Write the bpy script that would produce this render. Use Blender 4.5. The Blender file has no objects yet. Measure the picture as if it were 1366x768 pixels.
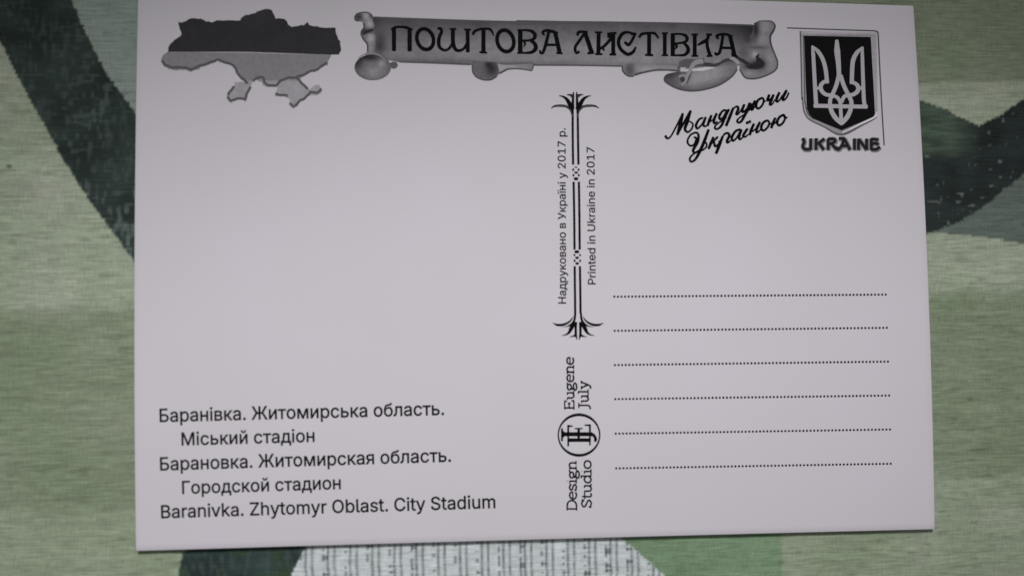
# A printed postcard lying on a woven green tablecloth, seen from just above.
import bpy, math
import numpy as np
from mathutils import Matrix, Vector
from mathutils.geometry import delaunay_2d_cdt

C = bpy.context.scene.collection
SC = bpy.context.scene
MM = 0.001                                   # all lengths below are millimetres

# ------------------------------------------------------------------ camera
RX, RY, RZ = -0.05578, 0.08358, 0.00761      # pose of the card seen from the lens
T = np.array([6.0443, 4.3904, -175.346])
FPX = 1250.0                                 # focal length in pixels of a 1366 px wide picture
Rx = np.array([[1, 0, 0], [0, math.cos(RX), -math.sin(RX)], [0, math.sin(RX), math.cos(RX)]])
Ry = np.array([[math.cos(RY), 0, math.sin(RY)], [0, 1, 0], [-math.sin(RY), 0, math.cos(RY)]])
Rz = np.array([[math.cos(RZ), -math.sin(RZ), 0], [math.sin(RZ), math.cos(RZ), 0], [0, 0, 1]])
ROT = Rz @ Ry @ Rx
EYE = -ROT.T @ T
cam_data = bpy.data.cameras.new("camera")
cam_data.sensor_width = 36.0
cam_data.lens = 36.0 * FPX / 1366.0
cam_data.clip_start = 0.005
cam_data.clip_end = 50.0
cam_data.dof.use_dof = True
cam_data.dof.focus_distance = 0.186
cam_data.dof.aperture_fstop = 9.5
cam = bpy.data.objects.new("camera", cam_data)
C.objects.link(cam)
M4 = Matrix([list(r) + [0] for r in ROT.T] + [[0, 0, 0, 1]])
M4.translation = Vector(EYE * MM)
cam.matrix_world = M4
SC.camera = cam

# ------------------------------------------------------------------ world and lamp
w = bpy.data.worlds.new("World")
SC.world = w
w.use_nodes = True
w.node_tree.nodes["Background"].inputs[0].default_value = (0.97, 0.975, 1.0, 1)
w.node_tree.nodes["Background"].inputs[1].default_value = 0.137

lamp_data = bpy.data.lights.new("added_spot", 'SPOT')  # unseen source, added; its soft cone edge stands in for shade at the top
lamp_data.energy = 5.6
lamp_data.color = (0.985, 0.985, 1.0)
lamp_data.spot_size = math.radians(25.6)
lamp_data.spot_blend = 1.0
lamp_data.shadow_soft_size = 0.045
lamp = bpy.data.objects.new("added_spot", lamp_data)
C.objects.link(lamp)
lp = Vector((-40, 200, 405)) * MM
la = Vector((-13, -36, 0)) * MM
lamp.location = lp
lamp.rotation_euler = (la - lp).to_track_quat('-Z', 'Y').to_euler()
lamp.scale = (2.15, 1.0, 1.0)                # cone stretched to shape the falloff: its pool of light is wider than deep

SC.cycles.use_adaptive_sampling = False      # fine print needs every sample
vs = SC.view_settings
vs.view_transform = 'Standard'
vs.look = 'None'
vs.exposure = 0.0
vs.gamma = 1.0
vs.use_curve_mapping = False

# ------------------------------------------------------------------ survey of the card
ARCH, HALF = 1.386, 50.74


def card_z(x, y):
    """height of the gently bowed card face (mm)"""
    return ARCH * (1 - (y / HALF) ** 2)


def cloth_z(x, y):
    """height of the cloth (mm): a low swell in the middle carries the card"""
    return (-1.20 + 0.42 * np.clip(y / HALF, -1.6, 1.2)
            + 0.10 * np.sin(x * 0.045 + 0.6) * np.cos(y * 0.06)
            + 2.20 * np.exp(-(x / 44) ** 2 - (y / 25) ** 2))


def ray_to(px, py, zf):
    px = np.asarray(px, float); py = np.asarray(py, float)
    d = np.stack([(px - 683) / FPX, -(py - 384) / FPX, -np.ones_like(px)], -1) @ ROT
    z = np.zeros_like(px)
    for _ in range(6):
        t = (z - EYE[2]) / d[..., 2]
        X = EYE[0] + t * d[..., 0]
        Y = EYE[1] + t * d[..., 1]
        z = zf(X, Y)
    return X, Y


def on_card(pts):
    """measured point of the print -> x, y on the card face in mm"""
    p = np.asarray(pts, float).reshape(-1, 2)
    X, Y = ray_to(p[:, 0], p[:, 1], card_z)
    return np.stack([X, Y], 1)


def on_cloth(pts):
    p = np.asarray(pts, float).reshape(-1, 2)
    X, Y = ray_to(p[:, 0], p[:, 1], cloth_z)
    return np.stack([X, Y], 1)


# ------------------------------------------------------------------ noise
def _hash(ix, iy, seed):
    h = (ix.astype(np.int64) * 374761393 + iy.astype(np.int64) * 668265263 + seed * 974634277) & 0xffffffff
    h = ((h ^ (h >> 13)) * 1274126177) & 0xffffffff
    return ((h ^ (h >> 16)) & 0xffff) / 65535.0


def vnoise(x, y, seed=0):
    ix = np.floor(x); iy = np.floor(y)
    fx = x - ix; fy = y - iy
    fx = fx * fx * (3 - 2 * fx); fy = fy * fy * (3 - 2 * fy)
    a = _hash(ix, iy, seed); b = _hash(ix + 1, iy, seed)
    c = _hash(ix, iy + 1, seed); d = _hash(ix + 1, iy + 1, seed)
    return (a * (1 - fx) + b * fx) * (1 - fy) + (c * (1 - fx) + d * fx) * fy


# ------------------------------------------------------------------ materials
def nodes_of(name):
    m = bpy.data.materials.new(name)
    m.use_nodes = True
    nt = m.node_tree
    return m, nt, nt.nodes["Principled BSDF"]


PAPER = (0.80, 0.752, 0.800)


def paper_material():
    m, nt, b = nodes_of("card_stock")
    tc = nt.nodes.new("ShaderNodeTexCoord")
    n1 = nt.nodes.new("ShaderNodeTexNoise"); n1.inputs["Scale"].default_value = 45; n1.inputs["Detail"].default_value = 3
    n2 = nt.nodes.new("ShaderNodeTexNoise"); n2.inputs["Scale"].default_value = 2600; n2.inputs["Detail"].default_value = 2
    cr = nt.nodes.new("ShaderNodeValToRGB")
    cr.color_ramp.elements[0].position = 0.3; cr.color_ramp.elements[1].position = 0.7
    cr.color_ramp.elements[0].color = (0.788, 0.744, 0.780, 1)
    cr.color_ramp.elements[1].color = (0.812, 0.760, 0.818, 1)
    bp = nt.nodes.new("ShaderNodeBump"); bp.inputs["Strength"].default_value = 0.12; bp.inputs["Distance"].default_value = 0.00003
    nt.links.new(tc.outputs["Object"], n1.inputs["Vector"])
    nt.links.new(tc.outputs["Object"], n2.inputs["Vector"])
    nt.links.new(n1.outputs["Fac"], cr.inputs["Fac"])
    nt.links.new(cr.outputs["Color"], b.inputs["Base Color"])
    nt.links.new(n2.outputs["Fac"], bp.inputs["Height"])
    nt.links.new(bp.outputs["Normal"], b.inputs["Normal"])
    b.inputs["Roughness"].default_value = 0.6
    b.inputs["Specular IOR Level"].default_value = 0.045
    return m


def ink_material():
    m, nt, b = nodes_of("printing_ink")
    at = nt.nodes.new("ShaderNodeAttribute"); at.attribute_name = "tone"
    mx = nt.nodes.new("ShaderNodeVectorMath"); mx.operation = 'SCALE'
    mx.inputs[0].default_value = PAPER
    tc = nt.nodes.new("ShaderNodeTexCoord")
    n = nt.nodes.new("ShaderNodeTexNoise"); n.inputs["Scale"].default_value = 900
    mr = nt.nodes.new("ShaderNodeMapRange"); mr.inputs[3].default_value = 0.93; mr.inputs[4].default_value = 1.07
    mu = nt.nodes.new("ShaderNodeMath"); mu.operation = 'MULTIPLY'
    nt.links.new(tc.outputs["Object"], n.inputs["Vector"])
    nt.links.new(n.outputs["Fac"], mr.inputs[0])
    nt.links.new(mr.outputs[0], mu.inputs[0])
    nt.links.new(at.outputs["Fac"], mu.inputs[1])
    nt.links.new(mu.outputs[0], mx.inputs["Scale"])
    nt.links.new(mx.outputs[0], b.inputs["Base Color"])
    b.inputs["Roughness"].default_value = 0.6
    b.inputs["Specular IOR Level"].default_value = 0.04
    return m


def cloth_material():
    m, nt, b = nodes_of("woven_cotton")
    at = nt.nodes.new("ShaderNodeAttribute"); at.attribute_name = "yarn"
    tc = nt.nodes.new("ShaderNodeTexCoord")

    def noise(sx, sy, detail):
        mp = nt.nodes.new("ShaderNodeMapping")
        mp.inputs["Scale"].default_value = (sx, sy, 1)
        n = nt.nodes.new("ShaderNodeTexNoise")
        n.inputs["Scale"].default_value = 1
        n.inputs["Detail"].default_value = detail
        nt.links.new(tc.outputs["Object"], mp.inputs["Vector"])
        nt.links.new(mp.outputs["Vector"], n.inputs["Vector"])
        return n
    weft = noise(260, 2300, 2)
    warp = noise(2600, 500, 1)
    ad = nt.nodes.new("ShaderNodeMath"); ad.operation = 'MULTIPLY_ADD'
    ad.inputs[1].default_value = 0.45
    nt.links.new(warp.outputs["Fac"], ad.inputs[0])
    nt.links.new(weft.outputs["Fac"], ad.inputs[2])
    mr = nt.nodes.new("ShaderNodeMapRange")
    mr.inputs[1].default_value = 0.45; mr.inputs[2].default_value = 1.0
    mr.inputs[3].default_value = 0.78; mr.inputs[4].default_value = 1.20
    nt.links.new(ad.outputs[0], mr.inputs[0])
    mx = nt.nodes.new("ShaderNodeVectorMath"); mx.operation = 'SCALE'
    nt.links.new(at.outputs["Color"], mx.inputs[0])
    nt.links.new(mr.outputs[0], mx.inputs["Scale"])
    nt.links.new(mx.outputs[0], b.inputs["Base Color"])
    bp = nt.nodes.new("ShaderNodeBump"); bp.inputs["Strength"].default_value = 0.5; bp.inputs["Distance"].default_value = 0.00012
    nt.links.new(ad.outputs[0], bp.inputs["Height"])
    nt.links.new(bp.outputs["Normal"], b.inputs["Normal"])
    b.inputs["Roughness"].default_value = 0.95
    b.inputs["Specular IOR Level"].default_value = 0.1
    return m


M_PAPER, M_INK, M_CLOTH = paper_material(), ink_material(), cloth_material()


# ------------------------------------------------------------------ tablecloth
def inside(poly, x, y):
    poly = np.asarray(poly, float)
    r = np.zeros(x.shape, bool)
    n = len(poly)
    for i in range(n):
        x0, y0 = poly[i]; x1, y1 = poly[(i + 1) % n]
        if y0 == y1:
            continue
        c = ((y0 > y) != (y1 > y)) & (x < (x1 - x0) * (y - y0) / (y1 - y0) + x0)
        r ^= c
    return r


def make_tablecloth():
    def axis(lo, hi, step, far):
        core = np.arange(lo, hi + step / 2, step)
        left = lo - np.cumsum(np.geomspace(step * 2, 12, 34))
        right = hi + np.cumsum(np.geomspace(step * 2, 12, 34))
        return np.concatenate([left[::-1], core, right])
    xs = axis(-108, 102, 0.2, 300)
    ys = axis(-62, 68, 0.2, 300)
    X, Y = np.meshgrid(xs, ys)
    # colour areas follow the threads: whole rows of yarn, each ending a little early or late
    pitch = 0.42
    row = np.floor(Y / pitch)
    jx = X + (_hash(row, np.floor(X / 9), 5) - 0.5) * 0.30
    jy = (row + 0.5) * pitch
    col = np.floor(X / 0.5)
    jy2 = jy + (_hash(col, row * 0, 8) - 0.5) * 0.12

    def P(pts):
        return inside(on_cloth(pts), jx, jy2)
    rgb = np.empty(X.shape + (3,))

    def lay(mask, c):
        rgb[mask] = c
    sage = (0.448, 0.503, 0.376)
    lay(np.ones(X.shape, bool), sage)
    # left and right bands of deeper green across the cloth
    lay(P([(-900, 424), (178, 416), (700, 404), (1240, 392), (2300, 372), (2300, 610), (1240, 636), (700, 660), (178, 682), (-900, 706)]), (0.290, 0.346, 0.234))
    lay(P([(-900, 704), (178, 680), (700, 659), (1240, 634), (2300, 610), (2300, 1500), (-900, 1500)]), (0.370, 0.430, 0.304))
    for _ in range(2):                                            # these two fields fade into each other over a few picks
        pad = np.pad(rgb, ((4, 4), (0, 0), (0, 0)), 'edge')
        rgb = sum(pad[i:i + len(ys)] for i in range(9)) / 9.0
    # grey-green field beyond the dark curves
    lay(P([(95, 0), (60, -90), (0, -300), (-200, -900), (2400, -900), (2400, 70), (1366, 108), (1222, 112), (800, 130), (400, 150), (190, 168), (140, 95)]), (0.335, 0.412, 0.352))
    lay(P([(1000, -900), (2400, -900), (2400, 70), (1366, 108), (1222, 112), (1000, 118)]), (0.295, 0.342, 0.240))
    # the dark curve on the left
    bandL = [(-420, -600), (-160, -260), (0, 55), (25, 105), (60, 168), (90, 222), (120, 268), (150, 310), (180, 350), (260, 440), (400, 560), (520, 590),
             (520, 420), (400, 380), (260, 250), (182, 152), (160, 124), (140, 95), (115, 45), (95, 0), (60, -90), (0, -300), (-120, -600)]
    mL = P(bandL)
    # the dark V on the right
    mR = P([(1000, 90), (1150, 110), (1228, 134), (1265, 148), (1306, 168), (1340, 150), (1366, 132), (1480, 60), (1700, -120), (1850, -60),
            (1600, 120), (1440, 195), (1366, 232), (1330, 262), (1300, 284), (1270, 300), (1236, 312), (1100, 330), (900, 300), (850, 140)])
    mG = P([(1366, 232), (1330, 262), (1300, 284), (1268, 300), (1240, 310), (1300, 315), (1366, 324), (1460, 322), (1620, 250), (1500, 170)])
    lay(mG, (0.165, 0.205, 0.176))
    # dark patch, white woven ground and leaf green along the near edge
    mB = P([(244, 735), (238, 768), (232, 830), (250, 930), (330, 1040), (420, 1000), (392, 850), (388, 768), (402, 738), (430, 700), (300, 690)])
    mW = P([(402, 738), (388, 768), (392, 850), (430, 1020), (1010, 1100), (960, 900), (920, 815), (885, 768), (868, 750), (850, 735), (833, 721), (800, 700), (430, 700)])
    mE = P([(800, 700), (833, 721), (850, 735), (868, 750), (885, 768), (920, 815), (960, 900), (1010, 1100), (1060, 1100), (1044, 768), (1042, 700)])
    # subtle slubs and streaks of the weft
    streak = vnoise(X / 5.0, Y / 0.44, 1) * 0.5 + vnoise(X / 2.1, Y / 0.42, 2) * 0.35 + vnoise(X / 14, Y / 0.9, 3) * 0.45
    streak = (streak - 0.65)
    mott = vnoise(X / 9, Y / 7, 21) - 0.5
    lay(mE, (0.250, 0.368, 0.222))
    amp = np.where(Y > 35, 0.16, 0.34)[..., None]
    rgb *= (1 + amp * streak[..., None])
    rgb *= 1 + 0.14 * mott[..., None] * np.array([1.2, 0.6, 1.3])
    dark_thread = (vnoise(X / 3.2, Y / 0.42, 31) > 0.86) & (vnoise(X / 22, Y / 9, 33) > 0.42)
    rgb[dark_thread] *= 0.80
    pale = (vnoise(X / 2.6, Y / 0.42, 35) > 0.90) & (Y < 20)
    rgb[pale] *= 1.13
    # white ground with pairs of dark warp threads and knotted picks
    ws = on_cloth([(467.4, 752), (497.0, 752)])
    x0, per = ws[0, 0], ws[1, 0] - ws[0, 0]
    wob = (vnoise(X / 40 + 3, Y / 1.3, 41) - 0.5) * 0.22
    ph = (X + wob - x0) / per
    k = np.floor(ph + 0.35)
    dx = (ph - k) * per

    def line(c, wd):
        return np.clip(1 - np.abs(dx - c) / wd, 0, 1)
    bead = vnoise(k * 7.3 + 0.5, Y / 0.55, 43)
    bead2 = vnoise(k * 5.1 + 0.5, Y / 0.35, 47)
    st = line(0, 0.42) * (0.55 + 0.5 * bead2) + line(1.18, 0.42) * (0.5 + 0.5 * vnoise(k * 3.7, Y / 0.5, 48))
    st += line(-0.85, 0.40) * (bead > 0.48) * 0.85 + ((dx > -0.95) & (dx < 0.1) & (bead > 0.74)) * 0.55
    st = np.clip(st, 0, 1)[..., None]
    wv = vnoise(X / 1.0, Y / 0.45, 51) * 0.5 + vnoise(X / 0.5, Y / 2.0, 52) * 0.5 - 0.5
    white = np.array([0.735, 0.785, 0.785]) * (1 + 0.22 * wv[..., None])
    wc = white * (1 - st) + np.array([0.145, 0.170, 0.172]) * st
    rgb[mW] = wc[mW]
    # dark yarn with lighter flecks where the pale warp shows through
    f1 = vnoise(X / 0.5, Y / 1.5, 61); f2 = vnoise(X / 1.9, Y / 0.55, 62); big = vnoise(X / 7, Y / 6, 63)
    dk = np.array([0.037, 0.053, 0.047]) * (0.75 + 0.7 * vnoise(X / 4, Y / 3, 64))[..., None]
    fl = (np.clip((f1 - 0.60) * 4.5, 0, 1) * np.clip((big + 0.10) * 1.6, 0, 1) + np.clip((f2 - 0.68) * 4, 0, 1) * np.clip((big + 0.05) * 1.6, 0, 1))
    fl = np.clip(fl * 1.2, 0, 1) * 0.6
    fl = fl * np.clip(0.55 + (on_cloth([(150, 0)])[0, 0] - X) * -0.03 + (30 - Y) * 0.012, 0.25, 1.15)
    dl = dk * (1 - fl[..., None]) + np.array([0.215, 0.270, 0.245]) * fl[..., None]
    rgb[mL] = dl[mL]
    knot = on_cloth([(12, 222)])[0]
    rgb[np.hypot((X - knot[0]) / 1.3, Y - knot[1]) < 0.34] = (0.10, 0.12, 0.10)
    gx, gy = ray_to(np.array([1228., 1300.]), np.array([134., 220.]), cloth_z)
    green = np.clip((on_cloth([(1290, 200)])[0, 0] - X) / 6 + 0.5, 0, 1) * np.clip((Y - on_cloth([(1240, 205)])[0, 1]) / 2.2 + 0.5, 0, 1)
    spark = (vnoise(X / 1.0, Y / 0.8, 71) > 0.91) & (vnoise(X / 4, Y / 3, 72) > 0.45)
    tick = (vnoise(X / 0.6, Y / 1.3, 73) > 0.94) & (vnoise(X / 5, Y / 4, 74) > 0.5)
    dr = np.array([0.032, 0.043, 0.040]) * (0.75 + 0.6 * vnoise(X / 3, Y / 2, 75))[..., None]
    gg = np.array([0.090, 0.128, 0.094]) * (0.7 + 0.7 * vnoise(X / 3, Y / 0.45, 76))[..., None]
    dr = dr * (1 - green[..., None]) + gg * green[..., None]
    dr[spark] = (0.21, 0.23, 0.22)
    dr[tick] = (0.14, 0.155, 0.15)
    rgb[mR] = dr[mR]
    f3 = np.clip((f1 - 0.58) * 3, 0, 1) * 0.5
    db = np.array([0.040, 0.062, 0.056]) * (0.7 + 0.8 * vnoise(X / 3, Y / 3, 81))[..., None]
    gpatch = np.clip((vnoise(X / 3.5, Y / 1.4, 82) - 0.55) * 3, 0, 1)[..., None]
    db = db * (1 - gpatch * 0.8) + np.array([0.060, 0.100, 0.058]) * gpatch * 0.8
    db = db * (1 - f3[..., None]) + np.array([0.11, 0.14, 0.135]) * f3[..., None]
    rgb[mB] = db[mB]
    # threads of neighbouring colours run into one another at the borders
    soft = rgb.copy()
    soft[1:-1] = 0.25 * rgb[:-2] + 0.5 * rgb[1:-1] + 0.25 * rgb[2:]
    s2 = soft.copy()
    s2[:, 1:-1] = 0.25 * soft[:, :-2] + 0.5 * soft[:, 1:-1] + 0.25 * soft[:, 2:]
    keep = mW[..., None] * 0.7 + mL[..., None] * 0.6
    rgb = rgb * keep + s2 * (1 - keep)
    Z = cloth_z(X, Y) + 0.035 * (np.sin(Y * 2 * math.pi / pitch / 2) * np.sin(X * 2 * math.pi / 0.9)) + 0.05 * streak - 0.02
    ny, nx = X.shape
    co = np.stack([X, Y, Z], -1).reshape(-1, 3) * MM
    idx = np.arange(nx * ny).reshape(ny, nx)
    quads = np.stack([idx[:-1, :-1], idx[:-1, 1:], idx[1:, 1:], idx[1:, :-1]], -1).reshape(-1, 4)
    me = bpy.data.meshes.new("tablecloth")
    me.vertices.add(len(co)); me.vertices.foreach_set("co", co.ravel().astype(np.float32))
    me.loops.add(quads.size); me.loops.foreach_set("vertex_index", quads.ravel().astype(np.int32))
    me.polygons.add(len(quads))
    me.polygons.foreach_set("loop_start", (np.arange(len(quads)) * 4).astype(np.int32))
    me.update(calc_edges=True)
    a = me.attributes.new("yarn", 'FLOAT_COLOR', 'POINT')
    rgba = np.concatenate([np.clip(rgb, 0, 1), np.ones(X.shape + (1,))], -1)
    a.data.foreach_set("color", rgba.ravel().astype(np.float32))
    me.materials.append(M_CLOTH)
    for_smooth = np.ones(len(quads), bool)
    me.polygons.foreach_set("use_smooth", for_smooth)
    o = bpy.data.objects.new("tablecloth", me)
    C.objects.link(o)
    o["label"] = "woven green tablecloth with dark curved bands and a striped white patch, under the postcard"
    o["category"] = "tablecloth"
    return o


make_tablecloth()


# ------------------------------------------------------------------ the card itself
def make_card():
    TL, TR, BR, BL = map(np.array, [(184.3, -13.), (1218.6, 8.), (1247.2, 705.4), (181.2, 734.4)])
    LM, RM, TM, BM = map(np.array, [(179.2, 361.), (1237.4, 351.), (701., -6.2), (714., 719.1)])

    def q(a, m, b, t):
        t = t[..., None]
        c = 2 * m - (a + b) / 2
        return a * (1 - t) ** 2 + 2 * c * t * (1 - t) + b * t ** 2
    nu, nv = 120, 84
    r = 0.0022

    def spaced(n):
        t = np.linspace(0, 1, n)
        return np.concatenate([[0, r * .35], t[1:-1], [1 - r * .35, 1]])
    u, v = np.meshgrid(spaced(nu), spaced(nv))
    top, bot, lef, rig = q(TL, TM, TR, u), q(BL, BM, BR, u), q(TL, LM, BL, v), q(TR, RM, BR, v)
    U, V = u[..., None], v[..., None]
    px = (1 - V) * top + V * bot + (1 - U) * lef + U * rig - ((1 - U) * (1 - V) * TL + U * (1 - V) * TR + (1 - U) * V * BL + U * V * BR)
    # softly worn corners
    for (i, j, si, sj) in ((0, 0, 1, 1), (0, -1, 1, -1), (-1, 0, -1, 1), (-1, -1, -1, -1)):
        px[i, j] = px[i + si, j + sj] * 0.6 + px[i, j] * 0.4
    ny, nx = u.shape
    p = on_card(px.reshape(-1, 2))
    z = card_z(p[:, 0], p[:, 1])
    n = nx * ny
    th = 0.34
    edge = np.zeros((ny, nx), bool); edge[0] = edge[-1] = True; edge[:, 0] = edge[:, -1] = True
    zt = z - 0.05 * edge.ravel()
    verts = np.concatenate([np.column_stack([p, zt]), np.column_stack([p, z - th])]) * MM
    idx = np.arange(n).reshape(ny, nx)
    faces = []
    for j in range(ny - 1):
        for i in range(nx - 1):
            a, b, c, d = idx[j, i], idx[j, i + 1], idx[j + 1, i + 1], idx[j + 1, i]
            faces.append((a, d, c, b)); faces.append((a + n, b + n, c + n, d + n))
    ring = list(idx[0, :]) + list(idx[1:, -1]) + list(idx[-1, -2::-1]) + list(idx[-2:0:-1, 0])
    for a, b in zip(ring, ring[1:] + ring[:1]):
        faces.append((a, b, b + n, a + n))
    me = bpy.data.meshes.new("postcard")
    me.from_pydata(verts.tolist(), [], [tuple(int(k) for k in f) for f in faces])
    me.polygons.foreach_set("use_smooth", np.array([len(f) and True for f in faces]))
    me.materials.append(M_PAPER)
    o = bpy.data.objects.new("postcard", me)
    C.objects.link(o)
    o["label"] = "white postcard back printed with banner, map, shield, captions and dotted address lines"
    o["category"] = "postcard"
    return o


CARD = make_card()


# ------------------------------------------------------------------ ink
class Frame:
    """a measuring frame on the scan of the card: origin and magnification"""
    def __init__(self, x0, y0, s):
        self.o = np.array([x0, y0], float); self.s = s

    def __call__(self, *pts):
        return [tuple(self.o + np.array(p, float) / self.s) for p in pts]


def tn(g, paper=165.0):
    """printed tone: grey value against the bare paper beside it"""
    return (max(g, 1) / paper) ** 2.2


class Ink:
    """collects printed shapes; each lies a hair above the one before"""
    level = 0

    def __init__(self, base=0.012):
        self.v = []; self.f = []; self.t = []; self.n = 0; self.z = base

    def _step(self, h):
        self.z += h

    def add(self, pts_px, faces, tone, h=0.0006):
        p = on_card(pts_px)
        z = card_z(p[:, 0], p[:, 1]) + self.z
        self.v.append(np.column_stack([p, z]))
        self.f += [tuple(int(i) + self.n for i in f) for f in faces]
        self.t.append(np.broadcast_to(np.asarray(tone, float), (len(p),)).copy())
        self.n += len(p)
        self._step(h)

    def poly(self, pts, tone, step=9.0):
        """filled outline; tone may be a function of x, y (then the inside is sampled)"""
        pts = np.asarray(pts, float)
        q = []
        for a, b in zip(pts, np.roll(pts, -1, 0)):                # no long edges: they must follow the bow of the card
            n = max(1, int(math.ceil(np.hypot(*(b - a)) / 8)))
            q += [a + (b - a) * i / n for i in range(n)]
        pts = np.array(q)
        vs2 = [Vector(p) for p in pts]
        edges = [(i, (i + 1) % len(pts)) for i in range(len(pts))]
        if step:
            lo, hi = pts.min(0), pts.max(0)
            gx, gy = np.meshgrid(np.arange(lo[0] + step / 2, hi[0], step), np.arange(lo[1] + step / 2, hi[1], step))
            gx = gx + (np.arange(gx.shape[0]) % 2)[:, None] * step / 2
            m = inside(pts, gx, gy)
            vs2 += [Vector((a, b)) for a, b in zip(gx[m], gy[m])]
        vo, _, fo, *_ = delaunay_2d_cdt(vs2, edges, [], 1, 1e-5)
        vo = np.array([(p.x, p.y) for p in vo])
        # keep a counter-clockwise turn as seen from above the card (scan y runs down)
        fo = [f[::-1] for f in fo]
        t = tone
        if callable(tone):                                        # the grey screen of the print is a little uneven
            t = tone(vo[:, 0], vo[:, 1]) * (0.90 + 0.20 * vnoise(vo[:, 0] / 2.3, vo[:, 1] / 2.3, 91))
        self.add(vo, fo, t, 0.0025)

    def stroke(self, pts, width, tone, smooth=True, closed=False, cap=True):
        """pen stroke through points; width is a number or one per point"""
        pts = np.asarray(pts, float)
        wd = np.broadcast_to(np.asarray(width, float), (len(pts),)).copy()
        if closed:
            pts = np.vstack([pts, pts[:1]]); wd = np.append(wd, wd[0])
        if smooth and len(pts) > 2:
            n = len(pts)
            out = []; ow = []
            for i in range(n - 1):
                p0 = pts[i - 1] if i > 0 else (pts[-2] if closed else 2 * pts[0] - pts[1])
                p3 = pts[i + 2] if i + 2 < n else (pts[1] if closed else 2 * pts[-1] - pts[-2])
                p1, p2 = pts[i], pts[i + 1]
                for s in np.linspace(0, 1, 8, endpoint=False):
                    out.append(0.5 * ((2 * p1) + (-p0 + p2) * s + (2 * p0 - 5 * p1 + 4 * p2 - p3) * s ** 2 + (-p0 + 3 * p1 - 3 * p2 + p3) * s ** 3))
                    ow.append(wd[i] * (1 - s) + wd[i + 1] * s)
            out.append(pts[-1]); ow.append(wd[-1])
            pts = np.array(out); wd = np.array(ow)
        seg = np.hypot(*np.diff(pts, axis=0).T)
        if len(pts) == 2 or seg.max() > 9:                        # follow the bow of the card
            q = [pts[:1]]; qw = [wd[:1]]
            for i, L in enumerate(seg):
                t = np.linspace(0, 1, max(1, int(math.ceil(L / 9))) + 1)[1:]
                q.append(pts[i] + (pts[i + 1] - pts[i]) * t[:, None]); qw.append(wd[i] + (wd[i + 1] - wd[i]) * t)
            pts = np.vstack(q); wd = np.concatenate(qw)
        d = np.gradient(pts, axis=0)
        if closed:
            d[0] = d[-1] = pts[1] - pts[-2]
        ln = np.hypot(d[:, 0], d[:, 1]); ln[ln == 0] = 1
        d /= ln[:, None]
        nrm = np.stack([-d[:, 1], d[:, 0]], 1)
        if cap and not closed:                                    # slightly rounded ends
            e = 0.32
            a0, a1 = pts[0] - d[0] * wd[0] * e * .5, pts[-1] + d[-1] * wd[-1] * e * .5
            pts = np.vstack([a0, pts, a1]); nrm = np.vstack([nrm[:1], nrm, nrm[-1:]])
            wd = np.concatenate([[wd[0] * .62], wd, [wd[-1] * .62]])
        A = pts + nrm * wd[:, None] / 2
        B = pts - nrm * wd[:, None] / 2
        n = len(pts)
        fc = [(i, i + 1, n + i + 1, n + i) for i in range(n - 1)]
        self.add(np.vstack([A, B]), fc, tone)

    def dot(self, c, rx, ry, tone, k=14, rot=0.0):
        a = np.linspace(0, 2 * math.pi, k, endpoint=False)
        x, y = rx * np.cos(a), ry * np.sin(a)
        p = np.stack([c[0] + x * math.cos(rot) - y * math.sin(rot), c[1] + x * math.sin(rot) + y * math.cos(rot)], 1)
        self.add(p, [tuple(range(k))[::-1]], tone)

    def build(self, name, parent, label=None):
        v = np.concatenate(self.v); t = np.concatenate(self.t)
        me = bpy.data.meshes.new(name)
        me.from_pydata((v * MM).tolist(), [], self.f)
        a = me.attributes.new("tone", 'FLOAT', 'POINT')
        a.data.foreach_set("value", t.astype(np.float32))
        me.materials.append(M_INK)
        o = bpy.data.objects.new(name, me)
        C.objects.link(o)
        o.parent = parent
        if label:
            o["label"] = label
        return o


BLACK = tn(16)


def gauss(x, y, cx, cy, sx, sy):
    return np.exp(-((x - cx) / sx) ** 2 - ((y - cy) / sy) ** 2)


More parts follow.
